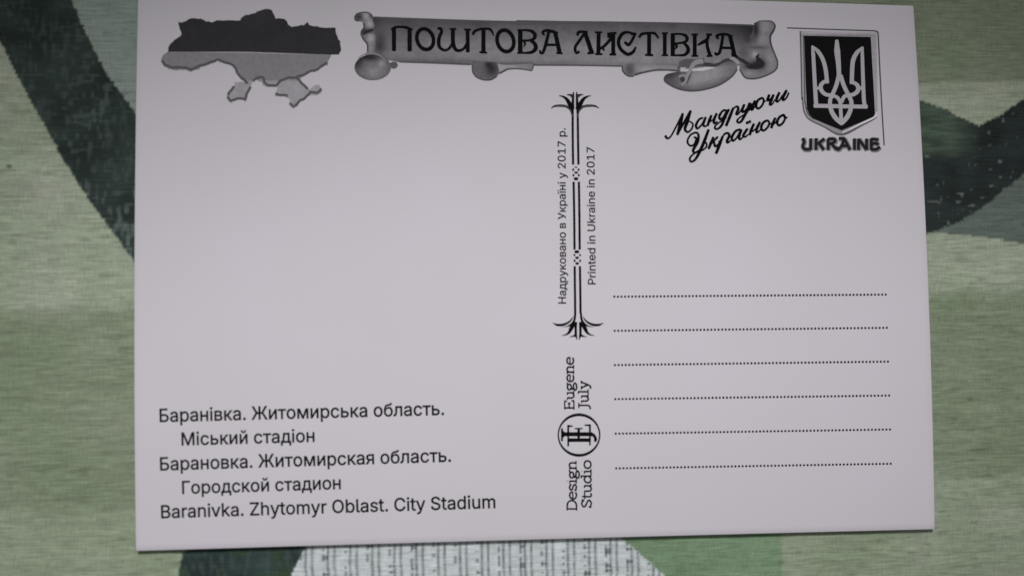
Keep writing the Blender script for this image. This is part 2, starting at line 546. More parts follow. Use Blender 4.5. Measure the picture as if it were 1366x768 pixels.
# ---- text set in a plain sans face: outlines per letter, cap height 1000: 'advance|contour|contour...'
SANS = {
    ' ': '369',
    '.': '369|187,-9 153,-2 124,17 104,46 97,80 104,115 124,144 153,164 187,170 222,164 251,144 270,115 277,80 270,46 251,17 222,-2',
    '0': '890|445,-13 342,2 255,47 186,121 135,223 104,349 94,499 104,649 136,776 187,877 256,952 343,998 445,1013 548,998 635,952 704,877 755,776 786,649 796,499 786,349 755,223 704,121 635,47 549,2|445,97 513,109 570,145 616,203 649,282 669,381 675,499 669,618 649,717 616,796 570,855 513,891 445,903 377,891 320,855 275,796 242,717 221,618 215,499 221,381 242,282 275,203 320,145 377,109',
    '1': '890|150,0 150,107 768,107 768,0|542,999 542,0 417,0 417,881 411,881 169,703 169,838 390,999',
    '2': '890|125,0 125,93 460,449 554,555 610,642 629,730 623,780 604,822 575,857 537,882 439,903 385,897 338,879 301,850 273,812 255,765 250,711 129,711 139,795 169,869 218,929 281,975 357,1003 442,1013 527,1004 601,976 663,932 709,875 739,807 749,732 729,624 660,508 525,353 300,119 300,111 765,111 765,0',
    '7': '890|190,0 635,881 635,888 122,888 122,999 767,999 767,881 324,0',
    'B': '896|118,0 118,999 474,999 569,991 646,964 706,922 748,868 774,805 782,734 776,676 760,629 700,562 618,524 618,515 666,505 713,482 756,447 790,399 813,339 821,268 812,196 786,131 741,77 677,35 591,9 484,0|245,112 481,112 581,123 648,157 686,207 698,268 692,317 673,361 642,399 600,428 549,447 488,453 245,453|245,561 468,561 566,582 605,607 635,641 654,683 660,731 649,792 614,842 555,876 472,887 245,887',
    'C': '1002|525,-13 403,2 295,49 205,125 137,226 94,352 79,499 94,647 137,772 205,874 295,950 403,997 525,1013 668,991 732,963 790,926 839,878 880,822 910,757 929,684 802,684 765,775 702,841 619,882 525,895 438,884 361,849 295,792 245,715 214,617 203,499 214,382 246,284 296,206 361,150 439,115 525,104 619,118 702,158 765,225 802,315 929,315 910,243 880,178 840,122 790,74 733,37 669,9 599,-8',
    'O': '1048|525,-13 403,2 295,49 206,125 137,226 94,352 79,499 94,647 137,772 206,874 295,950 403,997 525,1013 646,997 754,950 843,874 911,772 954,647 969,499 954,352 911,226 843,125 754,49 646,2|525,104 610,115 687,149 752,205 802,283 834,381 845,499 834,618 802,716 752,794 687,850 610,884 525,895 439,884 362,850 297,794 246,716 214,617 203,499 214,381 246,283 297,206 362,150 439,115',
    'P': '873|118,0 118,999 462,999 568,989 653,958 719,908 766,844 794,768 803,683 794,598 766,522 719,457 653,407 568,375 462,365 215,365 215,476 457,476 528,483 584,503 625,535 654,577 671,627 677,683 671,739 654,789 625,830 583,862 527,881 456,888 245,888 245,0',
    'S': '877|439,-17 338,-9 251,18 179,61 125,118 90,188 75,268 205,268 217,215 242,172 280,139 327,115 439,97 504,102 562,118 610,145 647,180 671,224 679,274 672,317 652,351 581,402 481,437 361,470 251,512 169,568 132,615 109,669 102,732 113,811 147,880 201,936 270,978 353,1004 446,1013 539,1004 621,978 689,936 741,881 774,816 787,743 663,743 641,809 594,859 525,890 442,901 381,896 329,880 285,855 253,822 233,782 226,738 234,692 257,655 333,605 417,576 519,549 612,518 705,467 775,388 795,335 802,272 791,195 759,125 707,66 635,21 546,-8',
    'U': '1016|508,-16 398,-5 303,30 225,85 166,157 130,243 118,340 118,999 244,999 244,350 252,282 276,222 315,172 368,133 432,109 508,101 585,109 650,133 702,172 740,222 763,282 771,350 771,999 898,999 898,340 886,243 850,157 792,85 714,30 619,-5',
    'Z': '861|82,0 82,91 537,757 601,846 669,934 683,893 561,888 438,887 79,887 79,999 779,999 779,907 331,253 263,158 191,65 177,107 299,111 421,112 785,112 785,0',
    'a': '765|314,-17 247,-10 185,10 133,42 94,88 68,144 60,212 66,270 85,316 114,352 152,379 246,414 350,432 459,445 521,461 536,477 541,500 541,504 524,583 471,633 384,650 293,633 231,591 197,538 80,572 112,633 154,680 205,714 261,737 381,755 470,745 561,708 601,675 633,629 654,569 661,494 661,0 543,0 543,102 535,102 495,48 423,2|335,89 396,96 448,115 488,145 517,183 535,226 541,271 541,373 510,358 454,345 393,336 345,330 264,312 203,274 186,244 180,206 200,142 255,103',
    'b': '834|451,-16 389,-10 339,7 271,61 232,115 220,115 220,0 103,0 103,999 223,999 223,627 232,627 270,679 337,732 387,749 450,755 538,744 615,708 678,651 726,575 757,481 767,371 757,261 727,166 679,89 615,32 539,-4|433,92 496,101 549,129 591,172 620,229 639,297 645,372 639,447 621,513 591,569 550,612 497,639 433,648 369,639 317,613 275,571 245,516 227,450 221,372 227,294 246,226 276,170 318,127 370,101',
    'd': '834|384,-16 296,-4 219,32 155,89 107,166 77,261 67,371 77,481 108,575 156,651 220,708 297,744 384,755 447,749 497,732 564,679 602,627 610,627 610,999 730,999 730,0 614,0 614,115 602,115 564,61 496,7 446,-10|402,92 464,101 517,127 558,170 588,226 606,294 612,372 606,450 589,516 559,571 517,613 465,639 402,648 337,639 284,612 243,569 213,513 195,447 189,372 195,297 213,229 243,172 285,129 338,101',
    'e': '794|417,-16 316,-4 230,32 161,90 109,167 78,260 67,367 77,475 109,569 159,647 226,706 308,743 403,755 522,735 577,708 627,670 669,618 702,554 722,475 729,381 729,333 147,333 147,434 664,434 608,397 603,467 585,528 556,578 516,616 465,641 403,649 340,640 287,616 245,578 214,530 195,474 188,415 188,349 196,272 217,209 251,158 297,121 353,98 417,91 498,104 561,143 600,207 717,178 694,124 658,77 612,38 555,9 490,-10',
    'h': '806|223,445 223,0 103,0 103,999 223,999 223,565 201,565 243,653 299,711 367,744 447,755 518,747 580,724 631,685 669,630 694,559 702,472 702,0 582,0 582,462 570,540 536,598 483,634 413,647 362,641 316,623 278,595 248,555 230,505',
    'i': '327|103,0 103,745 223,745 223,0|164,870 133,876 106,893 87,919 81,949 87,980 106,1006 133,1023 164,1029 197,1023 224,1006 242,980 248,949 242,919 224,893 197,876',
    'k': '748|216,268 216,416 237,416 559,745 708,745 362,392 348,392|103,0 103,999 223,999 223,0|578,0 290,365 376,449 731,0',
    'l': '372|274,-5 198,6 145,40 114,93 103,166 103,999 223,999 223,194 236,122 255,107 287,102 315,103 333,107 355,5 318,-2',
    'm': '1198|103,0 103,745 220,745 221,580 211,580 231,635 260,679 338,739 431,759 505,746 564,709 607,651 631,579 614,579 633,630 662,674 748,736 858,759 920,752 977,730 1025,695 1062,645 1086,581 1094,501 1094,0 974,0 974,498 963,568 928,614 879,641 822,649 775,644 735,628 678,570 659,486 659,0 539,0 539,510 528,567 497,611 450,640 392,649 310,629 275,603 247,568 229,523 223,468 223,0',
    'n': '805|223,445 223,0 103,0 103,745 219,745 220,565 201,565 243,653 299,711 367,744 447,755 518,747 580,724 630,685 669,630 693,559 702,472 702,0 582,0 582,462 570,540 536,598 483,634 413,647 362,641 316,623 278,595 248,555 230,505',
    'o': '816|407,-16 312,-4 229,32 161,90 110,167 78,261 67,368 78,477 110,572 161,649 229,707 312,743 407,755 503,743 587,707 655,649 706,572 738,477 749,368 738,261 706,167 655,90 587,32 503,-4|407,91 476,101 531,129 573,174 603,231 621,297 627,368 621,441 603,507 573,565 531,609 476,638 407,648 340,638 285,609 243,565 213,507 195,441 189,368 195,297 213,231 243,174 285,129 340,101',
    'r': '509|103,0 103,745 219,745 219,631 227,631 255,681 299,721 355,747 419,756 450,755 478,754 478,633 452,637 406,640 357,634 313,618 275,592 247,557 229,515 223,466 223,0',
    's': '717|358,-16 285,-10 220,7 166,35 121,74 89,125 70,185 184,209 207,156 244,118 294,97 356,89 426,98 480,122 515,159 527,202 520,238 499,267 465,289 417,305 293,334 205,365 142,409 104,466 92,538 101,598 128,651 170,695 226,728 293,748 368,755 439,749 499,732 548,704 587,666 637,569 527,545 507,585 477,620 431,645 368,653 307,646 257,622 224,588 213,545 221,507 243,478 337,438 451,411 539,380 602,337 638,280 651,209 641,147 614,93 569,47 510,13 439,-9',
    't': '447|400,745 400,643 13,643 13,745|127,926 248,926 248,192 252,149 267,120 294,104 335,98 364,100 396,105 419,3 377,-5 331,-8 245,4 181,42 141,102 127,182',
    'u': '806|358,-10 288,-2 226,21 175,60 136,115 111,186 103,273 103,745 223,745 223,283 235,206 269,147 323,111 393,99 444,104 489,122 527,150 557,190 575,240 582,300 582,745 702,745 702,0 586,0 586,180 604,180 562,92 505,33 436,1',
    'v': '765|319,0 34,745 166,745 325,305 367,171 404,41 362,41 398,171 440,305 599,745 730,745 445,0',
    'y': '765|93,-272 121,-168 140,-172 204,-175 256,-145 296,-70 319,-3 34,745 166,745 325,305 367,170 404,41 361,41 398,171 440,305 600,745 730,745 401,-114 347,-210 274,-267 180,-285 127,-281',
    'Б': '882|118,0 118,999 715,999 715,888 245,888 245,580 475,580 570,572 651,546 717,504 766,447 797,378 807,296 797,211 767,139 718,80 652,36 570,9 475,0|245,111 472,111 562,123 628,159 669,218 682,297 669,370 628,425 562,458 472,470 245,470',
    'Г': '788|726,999 726,888 245,888 245,0 118,0 118,999',
    'Ж': '1312|720,999 720,0 593,0 593,999|36,0 359,520 62,999 215,999 473,555 842,555 1098,999 1250,999 954,518 1276,0 1132,0 863,443 449,443 179,0',
    'М': '1234|118,0 118,999 298,999 545,368 564,312 588,241 612,165 632,96 604,96 624,162 648,238 672,311 692,368 936,999 1115,999 1115,0 991,0 991,571 991,642 992,724 994,812 996,898 1007,898 978,804 947,713 918,632 895,571 671,0 562,0 335,571 313,631 285,709 254,801 220,898 233,898 236,817 237,730 239,645 239,571 239,0',
    'Н': '1016|118,0 118,999 245,999 245,567 771,567 771,999 897,999 897,0 771,0 771,455 245,455 245,0',
    'У': '858|170,0 170,113 240,113 320,128 346,149 364,181 384,227 32,999 171,999 303,701 363,555 411,423 455,292 420,292 486,481 569,701 689,999 825,999 480,165 433,79 402,46 361,21 307,5 238,0',
    'а': '765|314,-17 247,-10 185,10 133,42 94,88 68,144 60,212 66,270 85,316 114,352 152,379 246,414 350,432 459,445 521,461 536,477 541,500 541,504 524,583 471,633 384,650 293,633 231,591 197,538 80,572 112,633 154,680 205,714 261,737 381,755 470,745 561,708 601,675 633,629 654,569 661,494 661,0 543,0 543,102 535,102 495,48 423,2|335,89 396,96 448,115 488,145 517,183 535,226 541,271 541,373 510,358 454,345 393,336 345,330 264,312 203,274 186,244 180,206 200,142 255,103',
    'б': '808|408,-16 316,-5 234,30 166,86 112,161 78,254 67,364 67,389 80,591 123,738 156,793 199,836 250,870 312,894 468,920 537,932 569,958 578,999 685,999 680,948 664,906 637,872 596,846 468,819 377,808 304,787 249,753 209,700 182,625 166,522 169,522 231,616 329,687 387,707 449,714 528,702 598,667 657,611 702,539 731,453 741,356 730,256 698,166 647,91 580,33 499,-4|409,90 471,98 523,121 565,160 596,211 615,275 621,350 615,425 597,488 567,539 527,577 475,601 415,608 351,600 296,575 251,535 216,482 195,418 188,345 194,275 214,213 247,162 290,123 345,98',
    'в': '770|103,0 103,745 409,745 518,732 603,691 643,651 667,603 675,547 665,488 636,443 590,411 531,392 613,363 678,299 697,255 704,201 696,147 674,98 638,57 589,26 528,7 456,0|217,109 456,109 508,116 547,137 572,169 580,211 572,262 547,300 508,324 456,332 217,332|217,433 410,433 470,440 516,460 544,493 554,537 544,578 515,610 470,629 409,636 217,636',
    'д': '839|25,-215 25,111 87,111 127,162 156,228 176,322 192,453 217,745 700,745 700,111 814,111 814,-215 694,-215 694,0 146,0 146,-215|223,111 580,111 580,635 326,635 309,453 280,249 257,171',
    'и': '807|703,0 582,0 582,539 575,539 218,0 103,0 103,745 223,745 223,204 231,204 589,745 703,745',
    'й': '807|703,0 582,0 582,539 575,539 218,0 103,0 103,745 223,745 223,204 231,204 589,745 703,745|403,851 351,857 305,876 266,905 235,944 216,990 209,1040 297,1040 305,998 327,965 361,943 403,936 445,943 479,965 502,998 509,1040 598,1040 591,990 572,944 541,906 502,876 455,857',
    'к': '739|103,0 103,745 223,745 223,423 299,423 566,745 718,745 419,385 722,0 570,0 328,312 223,312 223,0',
    'л': '787|13,0 13,111 40,111 95,123 131,169 153,261 165,414 178,745 683,745 683,0 563,0 563,635 292,635 281,372 254,165 226,93 184,41 128,10 54,0',
    'м': '1052|103,0 103,745 284,745 456,330 483,260 504,197 521,138 537,80 516,80 530,136 547,196 568,259 595,330 765,745 948,745 948,0 827,0 827,388 827,465 828,541 830,618 831,696 845,696 815,590 783,495 741,388 578,0 472,0 307,388 265,494 232,590 201,696 219,696 220,624 222,548 222,469 223,388 223,0',
    'н': '803|606,438 606,327 195,327 195,438|223,745 223,0 103,0 103,745|699,745 699,0 579,0 579,745',
    'о': '816|407,-16 312,-4 229,32 161,90 110,167 78,261 67,368 78,477 110,572 161,649 229,707 312,743 407,755 503,743 587,707 655,649 706,572 738,477 749,368 738,261 706,167 655,90 587,32 503,-4|407,91 476,101 531,129 573,174 603,231 621,297 627,368 621,441 603,507 573,565 531,609 476,638 407,648 340,638 285,609 243,565 213,507 195,441 189,368 195,297 213,231 243,174 285,129 340,101',
    'р': '834|103,-280 103,745 220,745 220,627 232,627 270,679 337,732 387,749 450,755 538,744 615,708 678,651 726,575 757,481 767,371 757,261 727,166 679,89 615,32 539,-4 451,-16 389,-10 339,7 271,61 232,115 223,115 223,-280|433,92 496,101 549,129 591,172 620,229 639,297 645,372 639,447 621,513 591,569 550,612 497,639 433,648 369,639 317,613 275,571 245,516 227,450 221,372 227,294 246,226 276,170 318,127 370,101',
    'с': '777|407,-16 312,-4 229,32 161,90 110,167 78,261 67,368 78,477 110,572 161,649 229,707 312,743 407,755 511,741 599,699 668,633 710,544 595,514 570,568 530,610 476,638 407,648 340,638 285,609 243,565 213,507 195,441 189,368 195,297 213,231 243,174 285,129 340,101 407,91 477,101 532,130 573,174 598,230 713,201 670,110 602,42 512,-1',
    'т': '639|260,0 260,638 13,638 13,745 626,745 626,638 380,638 380,0',
    'у': '765|93,-272 121,-168 140,-172 204,-175 256,-145 296,-70 319,-3 34,745 166,745 325,305 367,170 404,41 361,41 398,171 440,305 600,745 730,745 401,-114 347,-210 274,-267 180,-285 127,-281',
    'ь': '762|205,480 421,480 502,472 570,449 624,412 663,365 686,307 694,242 686,178 662,119 623,70 569,32 502,8 421,0 103,0 103,745 223,745 223,111 421,111 482,119 531,146 563,186 573,237 563,290 531,332 482,359 421,368 205,368',
    'я': '757|653,0 533,0 533,641 362,641 280,632 224,606 193,565 182,509 193,454 225,414 280,389 362,380 585,380 585,280 353,280 264,287 191,308 134,342 94,389 70,444 62,509 70,575 94,632 134,680 191,716 264,738 353,745 653,745|168,0 30,0 239,337 373,337',
    'і': '327|103,0 103,745 223,745 223,0|164,870 133,876 106,893 87,919 81,949 87,980 106,1006 133,1023 164,1029 197,1023 224,1006 242,980 248,949 242,919 224,893 197,876',
    'ї': '327|103,0 103,745 223,745 223,0|306,870 275,876 250,893 232,919 226,949 232,980 250,1005 275,1022 306,1028 336,1022 362,1005 379,980 385,949 379,919 362,893 336,876|23,870 -7,876 -33,893 -50,919 -56,949 -50,980 -33,1005 -7,1022 23,1028 54,1022 79,1005 97,980 103,949 97,919 79,893 54,876',
}


def winding(contours, x, y):
    n = np.zeros(x.shape, int)
    for c in contours:
        for (x0, y0), (x1, y1) in zip(c, c[1:] + c[:1]):
            if (y0 > y).any() or (y1 > y).any():
                side = (x1 - x0) * (y - y0) - (x - x0) * (y1 - y0)
                n += ((y0 <= y) & (y1 > y) & (side > 0)).astype(int)
                n -= ((y1 <= y) & (y0 > y) & (side < 0)).astype(int)
    return n


_letters = {}
INK_SPREAD = 0.024                          # ink gain of the print, in cap heights


def spread(c, d):
    p = np.array(c)
    e = np.roll(p, -1, 0) - p
    e /= np.maximum(np.hypot(e[:, 0], e[:, 1]), 1e-9)[:, None]
    n = np.stack([-e[:, 1], e[:, 0]], 1)
    m = n + np.roll(n, 1, 0)
    m /= np.maximum((m * m).sum(1) / 2, 0.35)[:, None]
    return [tuple(q) for q in p + m * d]


def letter(ch):
    if ch not in _letters:
        parts = SANS[ch].split('|')
        cs = [[tuple(float(q) / 1000 for q in p.split(',')) for p in c.split(' ')] for c in parts[1:]]
        cs = [spread(c, INK_SPREAD) for c in cs]
        vs2, ed = [], []
        for c in cs:
            o = len(vs2)
            vs2 += [Vector(p) for p in c]
            ed += [(o + i, o + (i + 1) % len(c)) for i in range(len(c))]
        V, F = np.zeros((0, 2)), []
        if cs:
            vo, _, fo, *_ = delaunay_2d_cdt(vs2, ed, [], 0, 1e-6)
            V = np.array([(p.x, p.y) for p in vo])
            cen = np.array([V[list(f)].mean(0) for f in fo])
            keep = winding(cs, cen[:, 0], cen[:, 1]) != 0
            F = [tuple(f) for f, k in zip(fo, keep) if k]
        _letters[ch] = (float(parts[0]) / 1000, V, F)
    return _letters[ch]


def type_line(name, text, start, end, cap_dir, cap, tone=BLACK, label=None):
    x = 0.0; vv = []; ff = []; n = 0
    for ch in text:
        adv, V, F = letter(ch)
        if F:
            vv.append(V + [x, 0]); ff += [tuple(i + n for i in f) for f in F]; n += len(V)
        x += adv
    v = np.concatenate(vv)
    u = (v[:, 0] - v[:, 0].min()) / (v[:, 0].max() - v[:, 0].min())
    s, e, cd = np.array(start, float), np.array(end, float), np.array(cap_dir, float)
    k = Ink()
    k.add(s + u[:, None] * (e - s) + v[:, 1:] * cd * cap, ff, tone)
    return k.build(name, CARD, label)


# ------------------------------------------------------------------ country map
def ragged(pts, amp, seed):
    """coast and border lines wander a little between the measured points"""
    pts = np.asarray(pts, float)
    out = []
    for a, b in zip(pts[:-1], pts[1:]):
        n = max(1, int(np.hypot(*(b - a)) / 2.6))
        for i in range(n):
            p = a + (b - a) * i / n
            k = np.array([vnoise(p[0] / 2.6, p[1] / 2.6, seed), vnoise(p[0] / 2.6, p[1] / 2.6, seed + 1)]) - 0.5
            out.append(tuple(p + k * amp * 2))
    return out + [tuple(pts[-1])]


def country_map():
    E1, E2 = Frame(210, 8, 5.408), Frame(330, 8, 5.408)
    k = Ink()
    low = E1((80, 328), (45, 350), (28, 390), (40, 425), (80, 455), (130, 462), (210, 460), (240, 478), (330, 440), (400, 415), (430, 395), (500, 420),
             (550, 440), (570, 480), (600, 515), (628, 548), (560, 550), (556, 580), (530, 610), (510, 640), (498, 660), (505, 680), (530, 702), (570, 678),
             (600, 676), (628, 686), (650, 625), (672, 588), (690, 560)) \
        + E2((58, 540), (100, 548), (110, 570), (135, 582), (200, 586), (215, 590), (212, 612), (200, 625), (202, 650), (225, 658), (262, 655), (290, 662), (308, 684), (298, 708), (310, 732),
             (332, 740), (352, 732), (370, 700), (400, 680), (432, 650), (460, 640), (500, 645), (530, 632), (540, 600), (520, 570), (490, 575), (460, 600), (440, 600),
             (412, 570), (380, 535), (400, 520), (412, 505), (440, 488), (480, 480), (520, 460), (545, 440), (580, 430), (582, 400), (605, 352))

    def tone(x, y):
        g = 105 + 0 * x
        g = g + 20 * (y > 108) + 6 * gauss(x, y, 400, 115, 25, 12)
        return tn(1) * 0 + (g / 158.0) ** 2.2
    k.poly(ragged(low, 1.2, 201), tone, step=3.0)
    edge = tn(74, 160)
    for seg in (E1((33, 400), (60, 430), (110, 445), (210, 445), (240, 462), (330, 425), (400, 402), (432, 390), (500, 412), (548, 432), (572, 475), (612, 525), (650, 560)),
                E1((505, 655), (530, 690), (570, 668), (625, 672)),
                E2((42, 538), (75, 520), (110, 515), (120, 555), (150, 572), (205, 575), (240, 545), (290, 520), (350, 515), (390, 555), (435, 600)),
                E2((360, 510), (400, 502), (440, 478), (500, 462), (545, 428), (575, 410)),
                E2((205, 632), (240, 645), (290, 650)), E2((310, 705), (330, 728), (350, 712)), E2((450, 618), (490, 628), (520, 620), (532, 600)), E2((350, 722), (366, 695), (400, 672), (432, 648), (452, 632)), E1((508, 640), (530, 612), (552, 582)), E1((628, 682), (650, 622), (672, 586))):
        k.stroke(ragged(seg, 1.0, 201), 3.4, edge, smooth=False)
    up = E1((80, 330), (80, 295), (98, 270), (120, 250), (150, 228), (175, 210), (172, 190), (162, 165), (150, 122), (175, 118), (200, 112), (220, 100), (250, 95), (290, 96), (330, 100),
            (355, 110), (400, 120), (430, 108), (520, 106), (600, 108), (606, 90), (620, 75), (640, 66), (690, 60)) \
        + E2((30, 60), (60, 54), (68, 42), (85, 33), (110, 27), (145, 24), (170, 32), (184, 45), (196, 75), (203, 92), (235, 90), (262, 92), (280, 105), (298, 138), (318, 150), (345, 148),
             (385, 142), (412, 140), (432, 120), (452, 140), (470, 148), (500, 146), (540, 156), (600, 158), (640, 162), (642, 195), (650, 225), (665, 250), (675, 285),
             (672, 320), (660, 352), (605, 353), (300, 343), (0, 333))
    k.poly(ragged(up[:-3], 1.1, 211) + up[-3:], lambda x, y: ((43 + 4 * gauss(x, y, 350, 20, 20, 12)) / 152.0) ** 2.2, step=6)
    k.stroke(E1((95, 338), (700, 341)), 1.2, tn(114, 158), smooth=False)
    k.stroke(E2((0, 341), (300, 350), (590, 359)), 1.2, tn(112, 158), smooth=False)
    k.build("country_map", CARD, "outline map in dark grey over lighter grey")


country_map()


# ------------------------------------------------------------------ scroll banner
def scroll_banner():
    k = Ink()
    PB = 158.0
    L, R = Frame(465, 10, 7.314), Frame(960, 20, 7.678)
    Q, S = Frame(820, 70, 8.035), Frame(610, 70, 11.383)
    body = [(499, 22.6), (560, 24.8), (636, 27.3), (688, 28.6), (690, 27.2), (760, 28.5), (860, 29.6), (940, 31.2), (1003, 33), (1016, 40), (1022, 60), (1022, 84), (985, 88), (940, 90), (904, 93.5),
            (872, 92.5), (829, 89), (780, 88.2), (713, 87.8), (680, 88.4), (627, 87), (580, 85), (533, 83.3), (515, 80), (500, 76), (492, 62), (494, 40)]

    def tb(x, y):
        top = 23 + (x - 499) * 0.0195
        v = (y - top) / 61.0
        g = 72 + 34 * np.clip(v / 0.55, 0, 1) - 20 * np.clip((v - 0.86) / 0.14, 0, 1)
        g = g - 9 * gauss(x, y, 640, 33, 30, 6) - 10 * gauss(x, y, 585, 82, 50, 6) + 10 * (vnoise(x / 16, y / 5, 95) - 0.5) + 8 * gauss(x, y, 850, 80, 60, 25) + 5 * gauss(x, y, 720, 70, 80, 20) - 8 * gauss(x, y, 540, 40, 40, 40)
        g = g - 34 * gauss(x, y, 1003, 52, 20, 28) - 44 * gauss(x, y, 506, 61, 9, 15) - 14 * gauss(x, y, 498, 30, 14, 16)
        g = g - 16 * gauss(x, y, 970, 38, 40, 12)
        return (np.clip(g, 22, 150) / PB) ** 2.2
    k.poly(body, tb, step=2.4)
    dk = tn(58, PB)
    md = tn(72, PB)
    k.stroke([(499, 23.2), (560, 25.5), (636, 28), (690, 29.2), (760, 29.3), (860, 30.4), (940, 32), (1003, 34)], 1.7, md)
    k.stroke([(690, 32.5), (760, 31.5), (800, 31)], [3.6, 2.4, 1], tn(74, PB))
    k.stroke([(533, 82.8), (580, 84.4), (627, 86.4)], 2.2, md)
    k.stroke([(713, 87.2), (780, 87.6), (829, 88.6)], 2.0, md)
    # middle curl
    k.poly(S((215, 120), (228, 290), (250, 340), (290, 380), (380, 418), (430, 426), (490, 424), (580, 392), (640, 322), (632, 240), (610, 180), (585, 150), (420, 140)),
           lambda x, y: (np.clip(84 - 40 * gauss(x, y, 656, 92, 8, 9) - 28 * gauss(x, y, 651, 86, 4, 4) + 0 * x, 24, 140) / PB) ** 2.2, step=1.6)
    k.stroke(S((228, 190), (235, 300), (290, 375), (380, 415), (440, 424), (520, 415), (600, 370)), 1.7, tn(62, PB))
    k.poly(S((612, 172), (700, 185), (900, 178), (1150, 165), (1158, 200), (1130, 285), (1040, 268), (900, 255), (780, 262), (720, 288), (642, 325), (630, 260)),
           lambda x, y: (np.clip(132 - 30 * (x - 664) / 50, 90, 140) / PB) ** 2.2, step=2.2)
    k.stroke(S((645, 318), (720, 280), (780, 256), (900, 250), (1040, 264), (1125, 278), (1150, 230), (1162, 170)), [2.8, 2.6, 2.2, 1.8, 1.7, 1.7, 1.7, 2], tn(70, PB))
    k.stroke(S((620, 165), (720, 176), (900, 172), (1150, 160)), [2, 3, 3, 2], tn(84, PB))
    # left scroll end
    left = L((60, 105), (66, 82), (80, 64), (110, 50), (150, 44), (190, 48), (215, 64), (235, 95), (252, 150), (252, 190), (242, 240), (262, 290), (262, 360), (250, 455), (160, 468),
             (182, 425), (178, 362), (142, 315), (118, 262), (118, 245), (150, 195), (146, 158), (128, 142), (100, 138), (70, 128))

    def tl(x, y):
        fx, fy = (x - 465) * 7.314, (y - 10) * 7.314
        g = 92 + 46 * gauss(fx, fy, 170, 85, 35, 40) + 48 * gauss(fx, fy, 205, 165, 38, 45) + 42 * gauss(fx, fy, 215, 300, 42, 60) + 22 * gauss(fx, fy, 215, 410, 30, 50)
        g = g - 50 * gauss(fx, fy, 180, 232, 80, 24) - 40 * gauss(fx, fy, 100, 95, 38, 30) - 30 * gauss(fx, fy, 225, 75, 22, 25)
        return (np.clip(g, 34, 150) / PB) ** 2.2
    k.poly(left, tl, step=1.5)
    k.stroke(L((100, 136), (70, 126), (62, 100), (85, 66), (150, 48), (205, 60), (235, 98), (250, 160)), [1.4, 2, 2.2, 2, 1.4, 1.6, 2, 1.4], tn(60, PB))
    k.stroke(L((146, 158), (152, 195), (122, 250), (145, 312), (182, 360), (186, 430)), 2.0, tn(58, PB))
    k.stroke(L((140, 262), (200, 232), (240, 215)), [3, 4.2, 2.4], tn(44, PB))
    k.poly(L((405, 545), (430, 530), (470, 535), (482, 565), (468, 592), (440, 602), (408, 590)), tn(76, PB))
    ball = [tuple(L((236 + 178 * math.cos(a) , 585 + 128 * math.sin(a) * (1.0 if math.sin(a) > 0 else 0.98)))[0]) for a in np.linspace(0, 2 * math.pi, 40, endpoint=False)]

    def tball(x, y):
        fx, fy = (x - 465) * 7.314, (y - 10) * 7.314
        g = 92 + 32 * gauss(fx, fy, 322, 545, 32, 40) + 22 * gauss(fx, fy, 250, 630, 80, 60) - 52 * gauss(fx, fy, 200, 488, 110, 34) - 36 * gauss(fx, fy, 95, 545, 50, 60)
        rr = ((fx - 236) / 178) ** 2 + ((fy - 585) / 128) ** 2
        return (np.clip(g - 34 * np.clip(rr - 0.62, 0, 1), 30, 150) / PB) ** 2.2
    k.poly(ball, tball, step=1.4)
    k.stroke(L((90, 500), (150, 462), (230, 452), (300, 470), (370, 520)), [1, 1.6, 2, 1.6, 1], tn(112, PB))
    # right-hand small curl under the edge
    k.poly(Q((80, 150), (84, 190), (100, 230), (140, 255), (190, 265), (232, 250), (300, 228), (430, 203), (560, 200), (680, 210), (680, 150), (560, 140), (270, 130), (180, 110), (120, 130)),
           lambda x, y: (np.clip(112 - 44 * gauss(x, y, 840, 93, 7, 10) + 16 * gauss(x, y, 862, 93, 14, 4), 50, 150) / PB) ** 2.2, step=1.6)
    k.stroke(Q((215, 240), (300, 218), (430, 192), (560, 190), (690, 200)), [2.6, 2.6, 2.2, 1.8, 2.2], tn(66, PB))
    k.stroke(Q((82, 150), (88, 205), (140, 252), (200, 258)), 1.8, tn(58, PB))
    # the long roll below on the right
    leaf = Q((524, 295), (535, 262), (565, 238), (640, 220), (700, 212), (800, 205), (950, 203), (1060, 172), (1130, 130), (1200, 95), (1270, 95), (1312, 140), (1316, 190), (1295, 225), (1250, 270),
             (1190, 315), (1130, 350), (1060, 380), (980, 400), (900, 414), (820, 420), (740, 412), (680, 396), (620, 370), (570, 340), (540, 318))

    def tleaf(x, y):
        fx, fy = (x - 820) * 8.035, (y - 70) * 8.035
        mid = 310 - (fx - 700) * 0.22
        g = 72 + 50 * np.clip((fx - 600) / 260, 0, 1) - 30 * np.clip((fx - 1080) / 220, 0, 1) - 40 * np.clip(np.abs(fy - mid) / 95 - 0.45, 0, 1)
        return (np.clip(g, 44, 140) / PB) ** 2.2
    k.poly(leaf, tleaf, step=1.7)
    k.stroke(Q((700, 214), (620, 226), (555, 245), (530, 290), (565, 335), (680, 392), (820, 415), (980, 396), (1130, 346), (1250, 266), (1310, 190)), 1.8, tn(62, PB))
    k.stroke(Q((860, 150), (900, 130), (1000, 130), (1080, 140), (1160, 100), (1220, 78), (1290, 95)), [3, 4, 5, 4, 4, 4, 3], tn(56, PB))
    k.poly(Q((680, 150), (690, 100), (760, 70), (850, 72), (960, 60), (960, 130), (860, 150), (770, 165)), tn(76, PB))
    k.stroke(Q((680, 150), (690, 200), (720, 230)), 2.6, tn(76, PB))
    k.poly(Q((703, 165), (768, 163), (745, 190), (722, 212), (710, 195)), tn(150, PB))
    k.poly(Q((868, 190), (900, 170), (960, 160), (1020, 158), (1052, 162), (1020, 182), (950, 196), (890, 202)), tn(164, PB))
